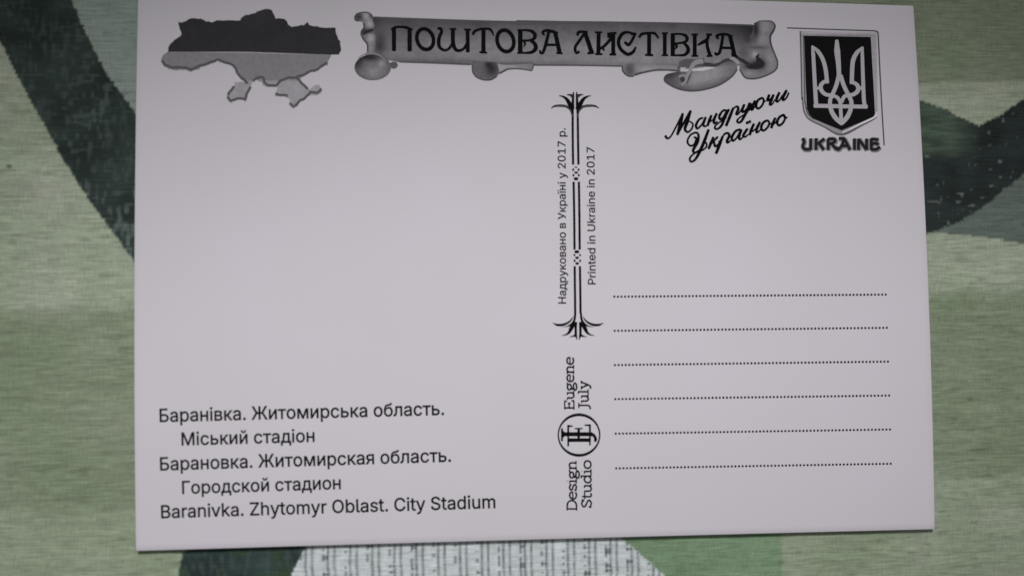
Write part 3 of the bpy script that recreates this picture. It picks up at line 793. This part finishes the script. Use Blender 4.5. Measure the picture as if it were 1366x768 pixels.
    k.stroke(Q((820, 200), (800, 260), (770, 330)), 2.4, tn(66, PB))
    k.stroke(Q((940, 95), (880, 105), (835, 140), (805, 200), (770, 270), (760, 310), (715, 352)), [6.5, 6.5, 5.5, 4.5, 4.0, 3.4, 2], tn(120, PB))
    k.dot(Q((727, 292))[0], 3.4, 3.4, tn(54, PB))
    k.stroke(Q((690, 262), (730, 245), (768, 268)), 2.4, tn(118, PB))
    k.stroke(Q((1130, 85), (1080, 100), (1060, 85)), 4.5, tn(112, PB))
    k.stroke(Q((1235, 62), (1290, 80), (1325, 120)), [3, 6, 4], tn(126, PB))
    # right scroll end
    right = R((350, 92), (372, 76), (405, 65), (460, 62), (520, 64), (552, 80), (570, 110), (566, 140), (545, 175), (522, 215), (520, 260), (528, 305), (545, 360), (572, 420), (592, 470),
              (594, 510), (580, 560), (545, 590), (500, 615), (440, 640), (380, 655), (310, 660), (265, 650), (235, 620), (220, 590), (205, 560), (200, 520), (230, 470), (200, 380), (240, 300),
              (330, 200))

    def tr(x, y):
        fx, fy = (x - 960) * 7.678, (y - 20) * 7.678
        g = 98 + 22 * gauss(fx, fy, 460, 120, 70, 70) + 22 * gauss(fx, fy, 430, 260, 70, 60) + 20 * gauss(fx, fy, 520, 470, 60, 120) + 18 * gauss(fx, fy, 300, 600, 90, 40)
        g = g - 62 * gauss(fx, fy, 370, 150, 34, 90) - 40 * gauss(fx, fy, 280, 250, 70, 50) - 74 * gauss(fx, fy, 410, 505, 60, 48) - 60 * gauss(fx, fy, 310, 525, 60, 34)
        g = g + 44 * gauss(fx, fy, 360, 410, 34, 36) - 18 * gauss(fx, fy, 240, 380, 60, 80) - 26 * gauss(fx, fy, 400, 335, 90, 16)
        return (np.clip(g, 26, 150) / PB) ** 2.2
    k.poly(right, tr, step=1.5)
    k.stroke(R((350, 95), (405, 68), (470, 64), (530, 70), (566, 112), (545, 172), (518, 220), (526, 310), (572, 425), (592, 490), (578, 558), (500, 612), (380, 652), (270, 648), (222, 590), (203, 555)),
             [1.2, 1.2, 1.2, 1.6, 2.2, 3, 3, 2.4, 2, 2, 2, 1.8, 1.8, 1.8, 1.8, 1.2], tn(62, PB))
    k.poly(R((395, 400), (408, 402), (398, 430), (430, 460), (462, 500), (440, 540), (380, 560), (310, 555), (270, 530), (330, 525), (372, 490), (375, 450), (362, 432)), tn(40, PB))
    k.stroke(R((120, 395), (180, 440), (250, 480), (300, 510)), [3, 4, 5, 4], tn(46, PB))
    return k.build("scroll_banner", CARD, "grey curled parchment scroll printed behind the title")


BANNER = scroll_banner()


def title():
    k = Ink(0.045)
    B = tn(16)

    def put(fr, items):
        for pts, wd in items:
            wd = np.asarray(wd, float) / fr.s
            k.stroke(fr(*pts), wd, B, smooth=len(pts) > 2)

    def ring(fr, cx, cy, rx, ry, wd, tilt):
        a = np.linspace(0, 2 * math.pi, 18, endpoint=False)
        pts = [(cx + rx * math.cos(t) + tilt * math.sin(t), cy + ry * math.sin(t)) for t in a]
        k.stroke(fr(*pts), wd / fr.s, B, closed=True)
    A = Frame(515, 30, 11.383)
    put(A, [([(120, 95), (120, 430)], 66), ([(358, 112), (358, 434)], 68), ([(75, 108), (140, 78), (230, 72), (310, 82), (400, 112)], [26, 40, 36, 44, 30]),
            ([(785, 95), (828, 100), (842, 150), (812, 220), (798, 300), (815, 380), (885, 426), (955, 400), (1012, 320)], [40, 50, 48, 56, 60, 52, 40, 40, 44]),
            ([(1015, 100), (1016, 300), (1050, 405), (1110, 432), (1180, 400), (1232, 320)], [62, 64, 56, 46, 42, 46]), ([(1238, 110), (1241, 450)], 60),
            ([(968, 103), (1062, 103)], 30), ([(1188, 112), (1288, 112)], 30)])
    ring(A, 594, 258, 126, 156, 58, 20)
    D = Frame(625, 30, 10.508)
    put(D, [([(210, 90), (208, 430)], 60), ([(60, 172), (85, 130), (140, 104), (210, 92), (290, 96), (325, 125), (352, 190)], [40, 44, 36, 34, 38, 34, 16]), ([(155, 420), (256, 428)], 30),
            ([(725, 108), (725, 432)], 66), ([(688, 115), (800, 112), (890, 130), (932, 180), (915, 232), (850, 255), (750, 256)], [24, 30, 46, 56, 46, 32, 28]),
            ([(770, 258), (792, 300), (775, 345)], [30, 34, 14]), ([(870, 258), (925, 300), (942, 365), (890, 418), (800, 430), (685, 432)], [36, 56, 62, 48, 30, 26]),
            ([(1062, 180), (1040, 140), (1090, 116), (1170, 130), (1250, 152)], [30, 40, 40, 46, 30]), ([(1125, 130), (1108, 210), (1080, 320), (1045, 420), (1012, 432), (998, 395)], [44, 46, 48, 42, 34, 30]),
            ([(1215, 150), (1276, 420)], 60), ([(1234, 430), (1316, 438)], 30), ([(1105, 318), (1240, 318)], 36)])
    ring(D, 517, 262, 116, 150, 54, 18)
    E = Frame(760, 35, 11.383)
    put(E, [([(118, 145), (128, 100), (185, 88), (268, 100)], [38, 44, 40, 44]), ([(218, 120), (150, 220), (88, 310), (84, 375), (108, 408), (146, 388)], [40, 44, 46, 44, 42, 36]), ([(235, 110), (332, 400)], 66),
            ([(272, 414), (364, 408)], 36), ([(440, 100), (434, 430)], 62), ([(382, 97), (488, 97)], 28), ([(388, 428), (492, 428)], 32), ([(465, 345), (540, 290), (650, 165)], [40, 46, 50]),
            ([(500, 320), (518, 372)], 32), ([(660, 110), (660, 430)], 62), ([(572, 118), (705, 108)], [36, 34]), ([(580, 150), (640, 160)], 60), ([(606, 434), (702, 434)], 32),
            ([(985, 128), (890, 97), (805, 115), (748, 200), (744, 290), (792, 372), (880, 430), (960, 395), (1002, 322)], [30, 38, 50, 56, 54, 54, 52, 50, 30]),
            ([(1002, 112), (965, 180), (930, 245), (888, 286), (835, 245)], [34, 44, 44, 50, 40]), ([(930, 118), (990, 120)], 44),
            ([(1055, 172), (1095, 125), (1200, 108), (1290, 115), (1348, 185)], [40, 44, 36, 40, 26]), ([(1205, 110), (1204, 430)], 62), ([(1148, 440), (1262, 444)], 34)])
    F = Frame(870, 35, 11.383)
    put(F, [([(190, 110), (190, 445)], 58), ([(148, 110), (236, 110)], 26), ([(143, 446), (238, 446)], 26), ([(312, 120), (312, 440)], 66),
            ([(283, 126), (420, 122), (505, 148), (530, 205), (490, 246), (400, 262), (335, 266)], [28, 30, 48, 52, 40, 30, 28]), ([(470, 250), (532, 315), (545, 378), (495, 436), (400, 446), (283, 446)], [36, 54, 60, 46, 30, 26]),
            ([(348, 268), (372, 310), (350, 352)], [34, 40, 16]), ([(645, 130), (645, 450)], 60), ([(598, 130), (692, 130)], 28), ([(598, 456), (694, 456)], 28),
            ([(690, 290), (765, 250), (828, 212), (862, 135)], [26, 50, 56, 40]), ([(822, 132), (902, 132)], 34), ([(828, 225), (840, 330), (878, 450)], [50, 50, 56]), ([(828, 458), (914, 458)], 26),
            ([(1002, 196), (980, 152), (1050, 128), (1130, 130), (1215, 162)], [34, 42, 40, 40, 32]), ([(1072, 150), (1050, 290), (1020, 405), (972, 432), (952, 405)], [44, 48, 46, 40, 32]),
            ([(1182, 160), (1250, 450)], 62), ([(1208, 456), (1298, 460)], 28), ([(1055, 332), (1225, 336)], 38)])
    k.build("title_lettering", BANNER, "black ornamental Cyrillic title")


title()


# ------------------------------------------------------------------ script lettering
def script():
    k = Ink()
    I, J = Frame(880, 110, 6.978), Frame(960, 110, 7.68)
    s, h = 3.2, 1.9
    G = tn(14)

    def p(fr, pts, wd):
        k.stroke(fr(*pts), np.asarray(wd, float) * 1.04 + 0.3, G)
    p(I, [(52, 498), (72, 522), (105, 500), (160, 400), (215, 290)], [3.4, 2.6, 2, 2.2, 2.6])
    p(I, [(215, 290), (192, 390), (165, 488)], [3, 4.6, 3.4])
    p(I, [(165, 488), (225, 375), (288, 265)], [2.4, 2.6, 3])
    p(I, [(288, 265), (255, 370), (235, 435), (262, 464), (298, 432), (308, 388), (278, 362)], [3, 4.6, 3.6, 2.4, 2.2, 2.2, 1.8])
    p(I, [(402, 330), (365, 348), (338, 400), (352, 430), (392, 392), (428, 325)], [2.4, 2.6, 3.4, 2.6, 2.0, 2.6])
    p(I, [(428, 325), (405, 392), (425, 410), (448, 395)], [3, 3.6, 2.2, 1.4])
    p(I, [(482, 308), (462, 355), (445, 405)], [3, 3.8, 3]); p(I, [(452, 380), (490, 352), (512, 335)], 1.8)
    p(I, [(530, 290), (505, 350), (508, 382), (538, 365)], [3, 3.8, 2.6, 1.6])
    p(I, [(625, 262), (590, 264), (556, 312), (562, 345), (592, 322), (625, 265)], [2.4, 2.6, 3.4, 2.6, 2, 2.6])
    p(J, [(95, 278), (60, 345), (20, 440), (-22, 478), (-48, 470), (-40, 440), (10, 402), (70, 360)], [3, 3.6, 3.2, 2.4, 2.8, 2, 1.8, 1.6])
    p(J, [(140, 262), (105, 350), (66, 445)], [3, 4, 3.4]); p(J, [(112, 330), (150, 262), (182, 250), (190, 275), (172, 325), (190, 330)], [1.6, 2, 2.8, 3.4, 3.4, 1.6])
    p(J, [(190, 330), (235, 260), (252, 228)], [1.6, 2.2, 3]); p(J, [(252, 228), (230, 285), (240, 305), (280, 268), (308, 212)], [3.2, 3.6, 2.4, 2, 3])
    p(J, [(308, 212), (275, 300), (225, 395), (190, 412), (180, 392), (205, 362), (290, 305)], [3.2, 3.8, 3.2, 2.6, 2.6, 1.8, 1.6])
    p(J, [(320, 215), (302, 260), (292, 292)], [3, 3.8, 3.4]); p(J, [(298, 285), (330, 262), (362, 190)], [1.8, 2, 3]); p(J, [(362, 190), (335, 250), (330, 285), (352, 262), (372, 228)], [3.2, 3.6, 2.6, 1.6, 1.4])
    p(J, [(438, 158), (392, 185), (372, 240), (395, 270), (432, 240), (452, 190), (438, 158), (458, 195), (478, 190)], [2.6, 3, 3.4, 2.6, 2.6, 2.6, 2.4, 1.6, 1.4])
    p(J, [(508, 128), (492, 175), (505, 185), (548, 148)], [3.2, 3.8, 2.6, 1.8]); p(J, [(552, 128), (528, 185), (515, 228), (540, 222), (565, 180)], [3, 4, 3.2, 1.8, 1.4])
    p(J, [(612, 105), (585, 165), (585, 200), (615, 182), (640, 135)], [3, 3.8, 2.6, 2, 1.6])
    p(J, [(685, 82), (652, 145), (648, 182), (680, 165), (708, 108)], [3, 4, 3, 2, 2.2]); p(J, [(640, 180), (665, 135), (685, 95)], 2.0)
    # second word
    p(I, [(318, 512), (340, 520), (322, 575), (285, 590), (258, 552), (285, 492), (340, 468), (362, 500), (350, 560), (312, 630), (330, 655), (372, 628)], [2.2, 2.4, 2.2, 2.4, 2.4, 2.2, 2.4, 3, 3.8, 3.6, 2.6, 2])
    p(I, [(455, 440), (418, 540), (375, 640), (330, 718), (292, 738), (280, 712), (300, 680), (350, 645), (405, 628), (436, 595), (432, 565), (415, 552)], [3.2, 4, 4, 3, 2.4, 2.6, 2.2, 2, 2, 2.2, 2.2, 1.8])
    p(I, [(500, 510), (475, 570), (455, 618)], [3, 3.8, 3.2]); p(I, [(470, 585), (505, 545), (540, 508)], [1.8, 2.2, 3]); p(I, [(505, 548), (515, 592), (545, 580), (555, 545)], [2.4, 3.4, 2.4, 1.8])
    p(I, [(585, 505), (555, 585), (525, 662)], [3, 4, 3.6])
    p(J, [(15, 590), (45, 535), (80, 520), (98, 545), (75, 600), (82, 618), (112, 598)], [1.8, 2.4, 2.8, 3.4, 3.4, 2.6, 1.6])
    p(J, [(212, 482), (165, 500), (125, 560), (135, 598), (172, 570), (222, 485)], [2.6, 3, 3.6, 2.8, 2.2, 2.8]); p(J, [(222, 485), (198, 555), (208, 585), (240, 560)], [3.2, 3.8, 2.4, 1.6])
    p(J, [(285, 475), (255, 520), (240, 550), (262, 558), (300, 530)], [3, 3.6, 3, 2.2, 1.6]); p(J, [(272, 418), (292, 412)], 3.4); p(J, [(300, 405), (318, 402)], 3.4)
    p(J, [(350, 425), (322, 490), (308, 538)], [3, 3.8, 3.2]); p(J, [(318, 515), (355, 488), (385, 460)], 1.8); p(J, [(412, 408), (382, 470), (378, 512), (405, 500), (428, 465)], [3, 3.8, 2.8, 1.8, 1.4])
    p(J, [(492, 388), (448, 412), (425, 462), (445, 495), (485, 468), (508, 420), (492, 388), (515, 425), (540, 415)], [2.6, 3, 3.4, 2.8, 2.6, 2.6, 2.4, 1.6, 1.6])
    p(J, [(570, 365), (545, 420), (528, 468)], [3, 3.8, 3.2]); p(J, [(540, 435), (570, 415), (598, 395)], 1.9)
    p(J, [(655, 332), (612, 358), (588, 408), (608, 442), (648, 415), (670, 365), (655, 332), (665, 360), (692, 362)], [2.6, 3, 3.4, 2.8, 2.6, 2.6, 2.4, 2, 2.2])
    k.build("script_lettering", CARD, "slanted black handwritten lettering")


script()


# ------------------------------------------------------------------ coat of arms, stamp corner, country name
def emblem():
    F, G = Frame(1060, 30, 7.683), Frame(1060, 110, 7.677)
    k = Ink()
    PB = 152.0
    k.poly(F((50, 88), (838, 106)) + G((850, 325), (842, 350), (822, 376), (700, 440), (480, 545), (300, 462), (150, 390), (108, 340), (84, 270), (70, 0)),
           lambda x, y: (np.clip(128 + 14 * gauss(x, y, 1115, 43.5, 70, 3) - 22 * gauss(x, y, 1115, 48, 60, 2.0) - 26 * np.clip((y - 140) / 40, 0, 1), 80, 150) / PB) ** 2.2, step=2.2)
    k.stroke(F((58, 92), (66, 400), (74, 768)) + G((80, 160), (90, 270), (112, 335), (155, 384), (300, 456), (480, 538), (700, 434), (818, 372), (840, 345)), [1.8] * 8 + [2.4, 2.4, 2.0, 1.2], tn(74, PB))
    k.stroke(F((92, 140), (104, 768)) + G((108, 200), (122, 285), (150, 340), (200, 378)), 1.6, tn(70, PB))
    k.poly(F((98, 138), (780, 152), (800, 500), (815, 768)) + G((822, 320), (810, 352), (690, 405), (480, 492), (330, 432), (195, 375), (150, 330), (125, 270), (112, 0)), tn(21, PB))
    k.stroke(G((170, 378), (320, 448), (478, 512)), 1.5, tn(120, PB))
    k.stroke(G((490, 514), (690, 420), (812, 360), (836, 330), (842, 300)), [1.4, 2.2, 2.4, 2.2, 1.2], tn(172, PB))
    sh = k.build("shield_emblem", CARD, "black shield with a pale bevelled border")
    t = Ink(0.03)
    P = (lambda x, y: 0)
    tone = tn(134, PB)

    def s(pts, wd, sm=True):
        t.stroke(pts, np.asarray(wd, float) / 7.68, tone, smooth=sm and len(pts) > 2)
    s(F((178, 240), (190, 330), (205, 600), (215, 768)) + G((222, 255),), [14, 38, 40, 42, 42])
    s(G((200, 240), (470, 246), (742, 250)), 40)
    s(F((692, 255), (695, 400), (708, 768)) + G((722, 262),), [30, 36, 40, 40])
    s(F((180, 245), (240, 300), (290, 385), (318, 490), (332, 615)), [18, 40, 42, 42, 42])
    s(F((345, 610), (300, 612), (268, 650), (275, 700), (320, 740), (385, 748)), [34, 38, 42, 42, 38, 36]); s(F((205, 676), (268, 676)), 30)
    s(F((692, 262), (640, 310), (602, 380), (590, 470), (585, 615)), [24, 42, 46, 44, 42])
    s(F((570, 615), (610, 622), (648, 655), (645, 705), (600, 740), (535, 750)), [34, 38, 42, 44, 40, 36]); s(F((650, 676), (715, 672)), 32)
    s(F((432, 185), (436, 300), (448, 420), (455, 560)), [34, 62, 50, 44])
    s(F((452, 545), (425, 650), (385, 745)) + G((362, 190), (372, 280), (415, 360), (482, 425)), [42, 42, 40, 40, 44, 48, 40])
    s(F((470, 545), (505, 650), (548, 742)) + G((580, 200), (572, 280), (535, 360), (478, 425)), [42, 42, 42, 42, 44, 48, 40])
    s(G((378, 140), (430, 152), (465, 205), (472, 300), (478, 415)), [30, 36, 36, 36, 40]); s(G((570, 135), (510, 145), (480, 205)), [30, 38, 34])
    t.build("trident", sh, "pale grey trident")
    u = Ink()
    H = Frame(1055, 170, 10.119)
    segs = [([(160, 150), (178, 195), (160, 255), (190, 295), (262, 296)], 1), ([(268, 155), (266, 298)], 0), ([(340, 152), (338, 300)], 0), ([(448, 158), (362, 226)], 0), ([(385, 222), (440, 300)], 0),
            ([(505, 155), (502, 300)], 0), ([(505, 158), (580, 160), (592, 195), (520, 228)], 1), ([(555, 228), (612, 296)], 0), ([(610, 270), (640, 298), (690, 240), (715, 152)], 1), ([(650, 152), (720, 152)], 0), ([(720, 155), (795, 300)], 0), ([(690, 250), (765, 250)], 0),
            ([(858, 155), (858, 300)], 0), ([(912, 300), (912, 158)], 0), ([(915, 160), (1018, 298)], 0), ([(1022, 158), (1022, 300)], 0), ([(1085, 155), (1085, 300)], 0), ([(1085, 160), (1175, 168)], 0),
            ([(1088, 226), (1150, 214), (1172, 236)], 1), ([(1085, 298), (1150, 298), (1196, 268)], 1)]
    for pts, sm in segs:
        u.stroke(H(*[(x + 6, y + 6) for x, y in pts]), 6.9, tn(106, 160), smooth=bool(sm))
    for pts, sm in segs:
        u.stroke(H(*pts), 4.0, tn(34, 160), smooth=bool(sm))
    u.build("country_lettering", CARD, "dark block letters with grey drop shadow under the shield")
    c = Ink()
    c.stroke([(1050, 37.6), (1080, 38.6), (1120, 40), (1160, 41.3), (1167, 41.8), (1170.4, 43.2), (1171.4, 47), (1173, 80), (1174.6, 112), (1177, 155), (1179.4, 194)], [1.7] * 4 + [1.9] * 7, tn(66, 150))
    c.build("stamp_corner_rule", CARD, "thin dark angled line beside the shield")


emblem()


# ------------------------------------------------------------------ divider ornament
def divider():
    k = Ink()
    B = tn(16)
    left = [(763.9, 146), (764.0, 180), (764.5, 219.8)], [(765.2, 242.5), (766.0, 290), (766.4, 333)], [(766.6, 355), (767.0, 390), (767.3, 418)]
    for seg in left:
        k.stroke(seg, 3.1, B, cap=False)
    for seg in ([(770.6, 146), (771.0, 180), (771.6, 219.8)], [(772.2, 242.5), (772.9, 290), (773.3, 333)], [(773.6, 355), (774.1, 390), (774.4, 418)]):
        k.stroke(seg, 3.1, B, cap=False)
    N1, N2 = Frame(740, 210, 17.07), Frame(740, 320, 17.07)
    for (x, y, rx, ry) in ((482, 226, 34, 16), (486, 346, 48, 24), (484, 488, 56, 36), (420, 282, 22, 32), (543, 282, 22, 32), (425, 408, 24, 30), (547, 408, 24, 30)):
        k.dot(N1((x, y))[0], rx / 17.07, ry / 17.07, B)
    for (x, y, rx, ry) in ((504, 270, 58, 36), (508, 406, 46, 30), (510, 535, 44, 30), (450, 345, 24, 24), (575, 345, 24, 24), (452, 474, 24, 30), (577, 474, 24, 30)):
        k.dot(N2((x, y))[0], rx / 17.07, ry / 17.07, B)

    def both(fr, axis, pts, wd, tone):
        wd = np.asarray(wd, float) / fr.s
        k.stroke(fr(*pts), wd, tone)
        k.stroke(fr(*[(2 * axis - x, y) for x, y in pts]), wd, tone)
    K = Frame(725, 115, 12.8)
    both(K, 538, [(128, 380), (195, 342), (290, 336), (380, 346), (440, 380), (480, 440), (494, 520)], [10, 34, 46, 44, 46, 36, 30], tn(58))
    both(K, 538, [(128, 380), (165, 356), (210, 342)], [10, 22, 24], B)
    both(K, 538, [(262, 165), (335, 182), (395, 225), (440, 295), (478, 375)], [8, 34, 56, 74, 74], B)
    both(K, 538, [(514, 98), (506, 160), (502, 280), (505, 395)], [10, 40, 44, 46], B)
    both(K, 538, [(392, 152), (440, 150), (495, 172)], [6, 32, 56], tn(40))
    both(K, 538, [(440, 330), (490, 400), (494, 470)], [40, 40, 38], B)
    L = Frame(725, 415, 15.178)
    both(L, 700, [(188, 235), (265, 272), (350, 278), (440, 258), (525, 208), (575, 150), (598, 105)], [8, 44, 50, 46, 36, 22, 8], B)
    both(L, 700, [(375, 318), (470, 306), (545, 275), (605, 215), (632, 150), (642, 40)], [5, 18, 40, 46, 46, 46], B)
    both(L, 700, [(368, 492), (450, 474), (515, 430), (558, 350), (600, 270), (650, 235)], [8, 26, 52, 80, 90, 60], B)
    both(L, 700, [(655, 225), (652, 400), (660, 500), (680, 578)], [56, 50, 46, 8], B)
    both(L, 700, [(525, 516), (600, 505), (660, 475)], [8, 28, 66], B)
    k.build("divider_ornament", CARD, "vertical black double rule ending in palm flourishes")


divider()


# ------------------------------------------------------------------ studio mark
def studio():
    N = Frame(740, 545, 10.97)
    k = Ink()
    B = tn(18)
    n = 48
    a = np.linspace(0, 2 * math.pi, n, endpoint=False)
    cx, cy = 355, 382
    outer = [(cx + 314 * math.cos(t), cy + 318 * math.sin(t)) for t in a]
    inner = [(cx + 292 * math.cos(t), cy + 276 * math.sin(t)) for t in a]
    k.add(N(*(outer + inner)), [(i, n + i, n + (i + 1) % n, (i + 1) % n) for i in range(n)], B)
    for pts, wd in (([(125, 370), (545, 370)], 60), ([(195, 456), (520, 456)], 54), ([(197, 245), (197, 545)], [30, 26]), ([(190, 248), (262, 254)], [34, 18]), ([(515, 232), (515, 530)], [30, 24]), ([(436, 236), (520, 240)], [18, 32]),
                    ([(350, 290), (350, 425)], 38), ([(295, 287), (405, 287)], 20), ([(106, 288), (106, 468)], 30), ([(118, 330), (150, 370), (118, 410)], 26), ([(530, 362), (575, 392), (598, 440), (590, 474)], [50, 44, 44, 38]), ([(575, 468), (612, 470)], 20)):
        k.stroke(N(*pts), np.asarray(wd, float) / 10.97, B, smooth=len(pts) > 2)
    k.build("studio_monogram", CARD, "interlaced initials inside a black circle")


studio()

GLYPH = {
    'D': (1.25, [[(.17, 0), (.17, 1.4)], [(0, 0), (.5, 0)], [(0, 1.4), (.5, 1.4)], [(.4, 1.4), (.8, 1.33), (1.08, 1.02), (1.12, .7), (1.08, .38), (.8, .07), (.4, 0)]]),
    'e': (1.0, [[(.1, .54), (.88, .54)], [(.88, .54), (.82, .85), (.5, 1.0), (.18, .84), (.08, .5), (.18, .15), (.52, 0), (.86, .12)]]),
    's': (.88, [[(.72, .84), (.42, 1), (.14, .86), (.2, .6), (.6, .44), (.76, .2), (.48, 0), (.1, .1)], [(.74, 1.0), (.74, .74)], [(.09, .26), (.09, 0)]]),
    'i': (.56, [[(.27, 0), (.27, .97)], [(.04, .97), (.27, .97)], [(0, 0), (.54, 0)], [(.25, 1.34), (.27, 1.34)]]),
    'g': (1.0, [[(.42, .98), (.14, .84), (.12, .54), (.4, .36), (.7, .5), (.72, .82), (.42, .98)], [(.66, .88), (.92, 1.0)], [(.28, .38), (.16, .2), (.34, .06), (.72, 0), (.9, -.18), (.72, -.4), (.4, -.44), (.1, -.32), (.1, -.1), (.34, .05)]]),
    'n': (1.1, [[(.22, 0), (.22, .97)], [(0, .97), (.22, .97)], [(0, 0), (.44, 0)], [(.22, .7), (.42, .96), (.68, .96), (.83, .7), (.83, 0)], [(.62, 0), (1.06, 0)]]),
    'S': (1.02, [[(.86, 1.15), (.5, 1.42), (.14, 1.2), (.2, .88), (.68, .58), (.88, .3), (.54, 0), (.1, .16)], [(.88, 1.4), (.88, 1.05)], [(.09, .36), (.09, 0)]]),
    't': (.68, [[(.26, 1.3), (.26, .22), (.4, 0), (.66, .06)], [(0, .97), (.62, .97)]]),
    'u': (1.1, [[(0, .97), (.22, .97)], [(.22, .97), (.22, .26), (.4, 0), (.64, .03), (.83, .3)], [(.6, .97), (.83, .97)], [(.83, .97), (.83, 0)], [(.83, 0), (1.06, 0)]]),
    'd': (1.1, [[(.78, .76), (.5, 1), (.17, .82), (.08, .5), (.17, .16), (.48, 0), (.78, .22)], [(.83, 1.45), (.83, 0)], [(.6, 1.45), (.83, 1.45)], [(.83, 0), (1.06, 0)]]),
    'o': (1.04, [[(.5, 1.0), (.17, .84), (.08, .5), (.17, .16), (.5, 0), (.83, .16), (.92, .5), (.83, .84), (.5, 1.0)]]),
    'E': (1.2, [[(.2, 0), (.2, 1.4)], [(0, 1.4), (1.0, 1.4)], [(1.0, 1.43), (1.0, 1.08)], [(.2, .72), (.74, .72)], [(.74, .9), (.74, .54)], [(0, 0), (1.06, 0)], [(1.06, -.03), (1.06, .34)]]),
    'J': (.85, [[(.2, 1.4), (.8, 1.4)], [(.52, 1.4), (.52, .1), (.4, -.2), (.08, -.3)]]),
    'l': (.58, [[(.04, 1.45), (.27, 1.45)], [(.27, 1.45), (.27, 0)], [(0, 0), (.54, 0)]]),
    'y': (1.06, [[(0, .97), (.4, .97)], [(.17, .97), (.55, .03)], [(.7, .97), (1.06, .97)], [(.9, .97), (.5, -.14), (.34, -.38), (.1, -.34)]]),
}


def slab(text, start, end, up, xh, wd):
    """slab-serif word from start to end along the baseline"""
    tot = sum(GLYPH[c][0] for c in text) - 0.06
    s, e, up = np.array(start, float), np.array(end, float), np.array(up, float)
    k = Ink()
    x = 0.0
    for c in text:
        adv, strokes = GLYPH[c]
        for st in strokes:
            p = np.array(st, float)
            px = s + ((p[:, :1] + x) / tot) * (e - s) + p[:, 1:] * up * xh
            k.stroke(px, wd * (0.8 if len(st) == 2 and abs(st[0][1] - st[1][1]) < .01 else 1.0), tn(20), smooth=len(st) > 2)
        x += adv
    return k.build("studio_lettering", CARD, "small vertical slab serif word")


UP = (-1, -0.012)
slab("Design", (769.2, 680.2), (768.4, 614.6), UP, 9.0, 2.3)
slab("Studio", (788.8, 676.8), (788.2, 613.6), UP, 9.0, 2.3)
slab("Eugene", (765.6, 546.0), (765.0, 476.0), UP, 8.8, 2.3)
slab("July", (784.8, 546.0), (784.2, 508.2), UP, 9.0, 2.3)

# ------------------------------------------------------------------ small print, captions
type_line("print_notice", "Надруковано в Україні у 2017 р.", (755.0, 405.0), (754.3, 171.2), UP, 10.3, tn(20), "small vertical Cyrillic notice")
type_line("print_notice", "Printed in Ukraine in 2017", (794.6, 379.4), (792.8, 196.4), UP, 10.2, tn(20), "small vertical English notice")
CU = (-0.024, -1)
type_line("caption_line", "Баранівка. Житомирська область.", (213.0, 562.4), (592.6, 553.0), CU, 17.4, tn(28, 185))
type_line("caption_line", "Міський стадіон", (242.2, 593.6), (419.8, 588.8), CU, 17.0, tn(28, 185))
type_line("caption_line", "Барановка. Житомирская область.", (213.6, 627.0), (601.8, 615.2), CU, 17.4, tn(28, 185))
type_line("caption_line", "Городской стадион", (243.0, 658.2), (454.8, 651.6), CU, 17.0, tn(28, 185))
type_line("caption_line", "Baranivka. Zhytomyr Oblast. City Stadium", (215.0, 690.6), (661.0, 677.0), CU, 17.2, tn(28, 185))

# ------------------------------------------------------------------ dotted address lines
for (a, b) in (((819.5, 395.6), (1181.5, 392.8)), ((820, 441), (1183, 437)), ((820.3, 486.6), (1184.5, 482)), ((820.8, 532), (1186, 527.2)), ((821.4, 578), (1187.2, 572.4)), ((822, 624.2), (1188.2, 618))):
    k = Ink()
    n = 77
    for i in range(n):
        t = i / (n - 1)
        k.z = 0.012
        k.dot((a[0] + (b[0] - a[0]) * t, a[1] + (b[1] - a[1]) * t), 1.55, 1.55, tn(28, 185), k=10)
    k.build("address_line", CARD)
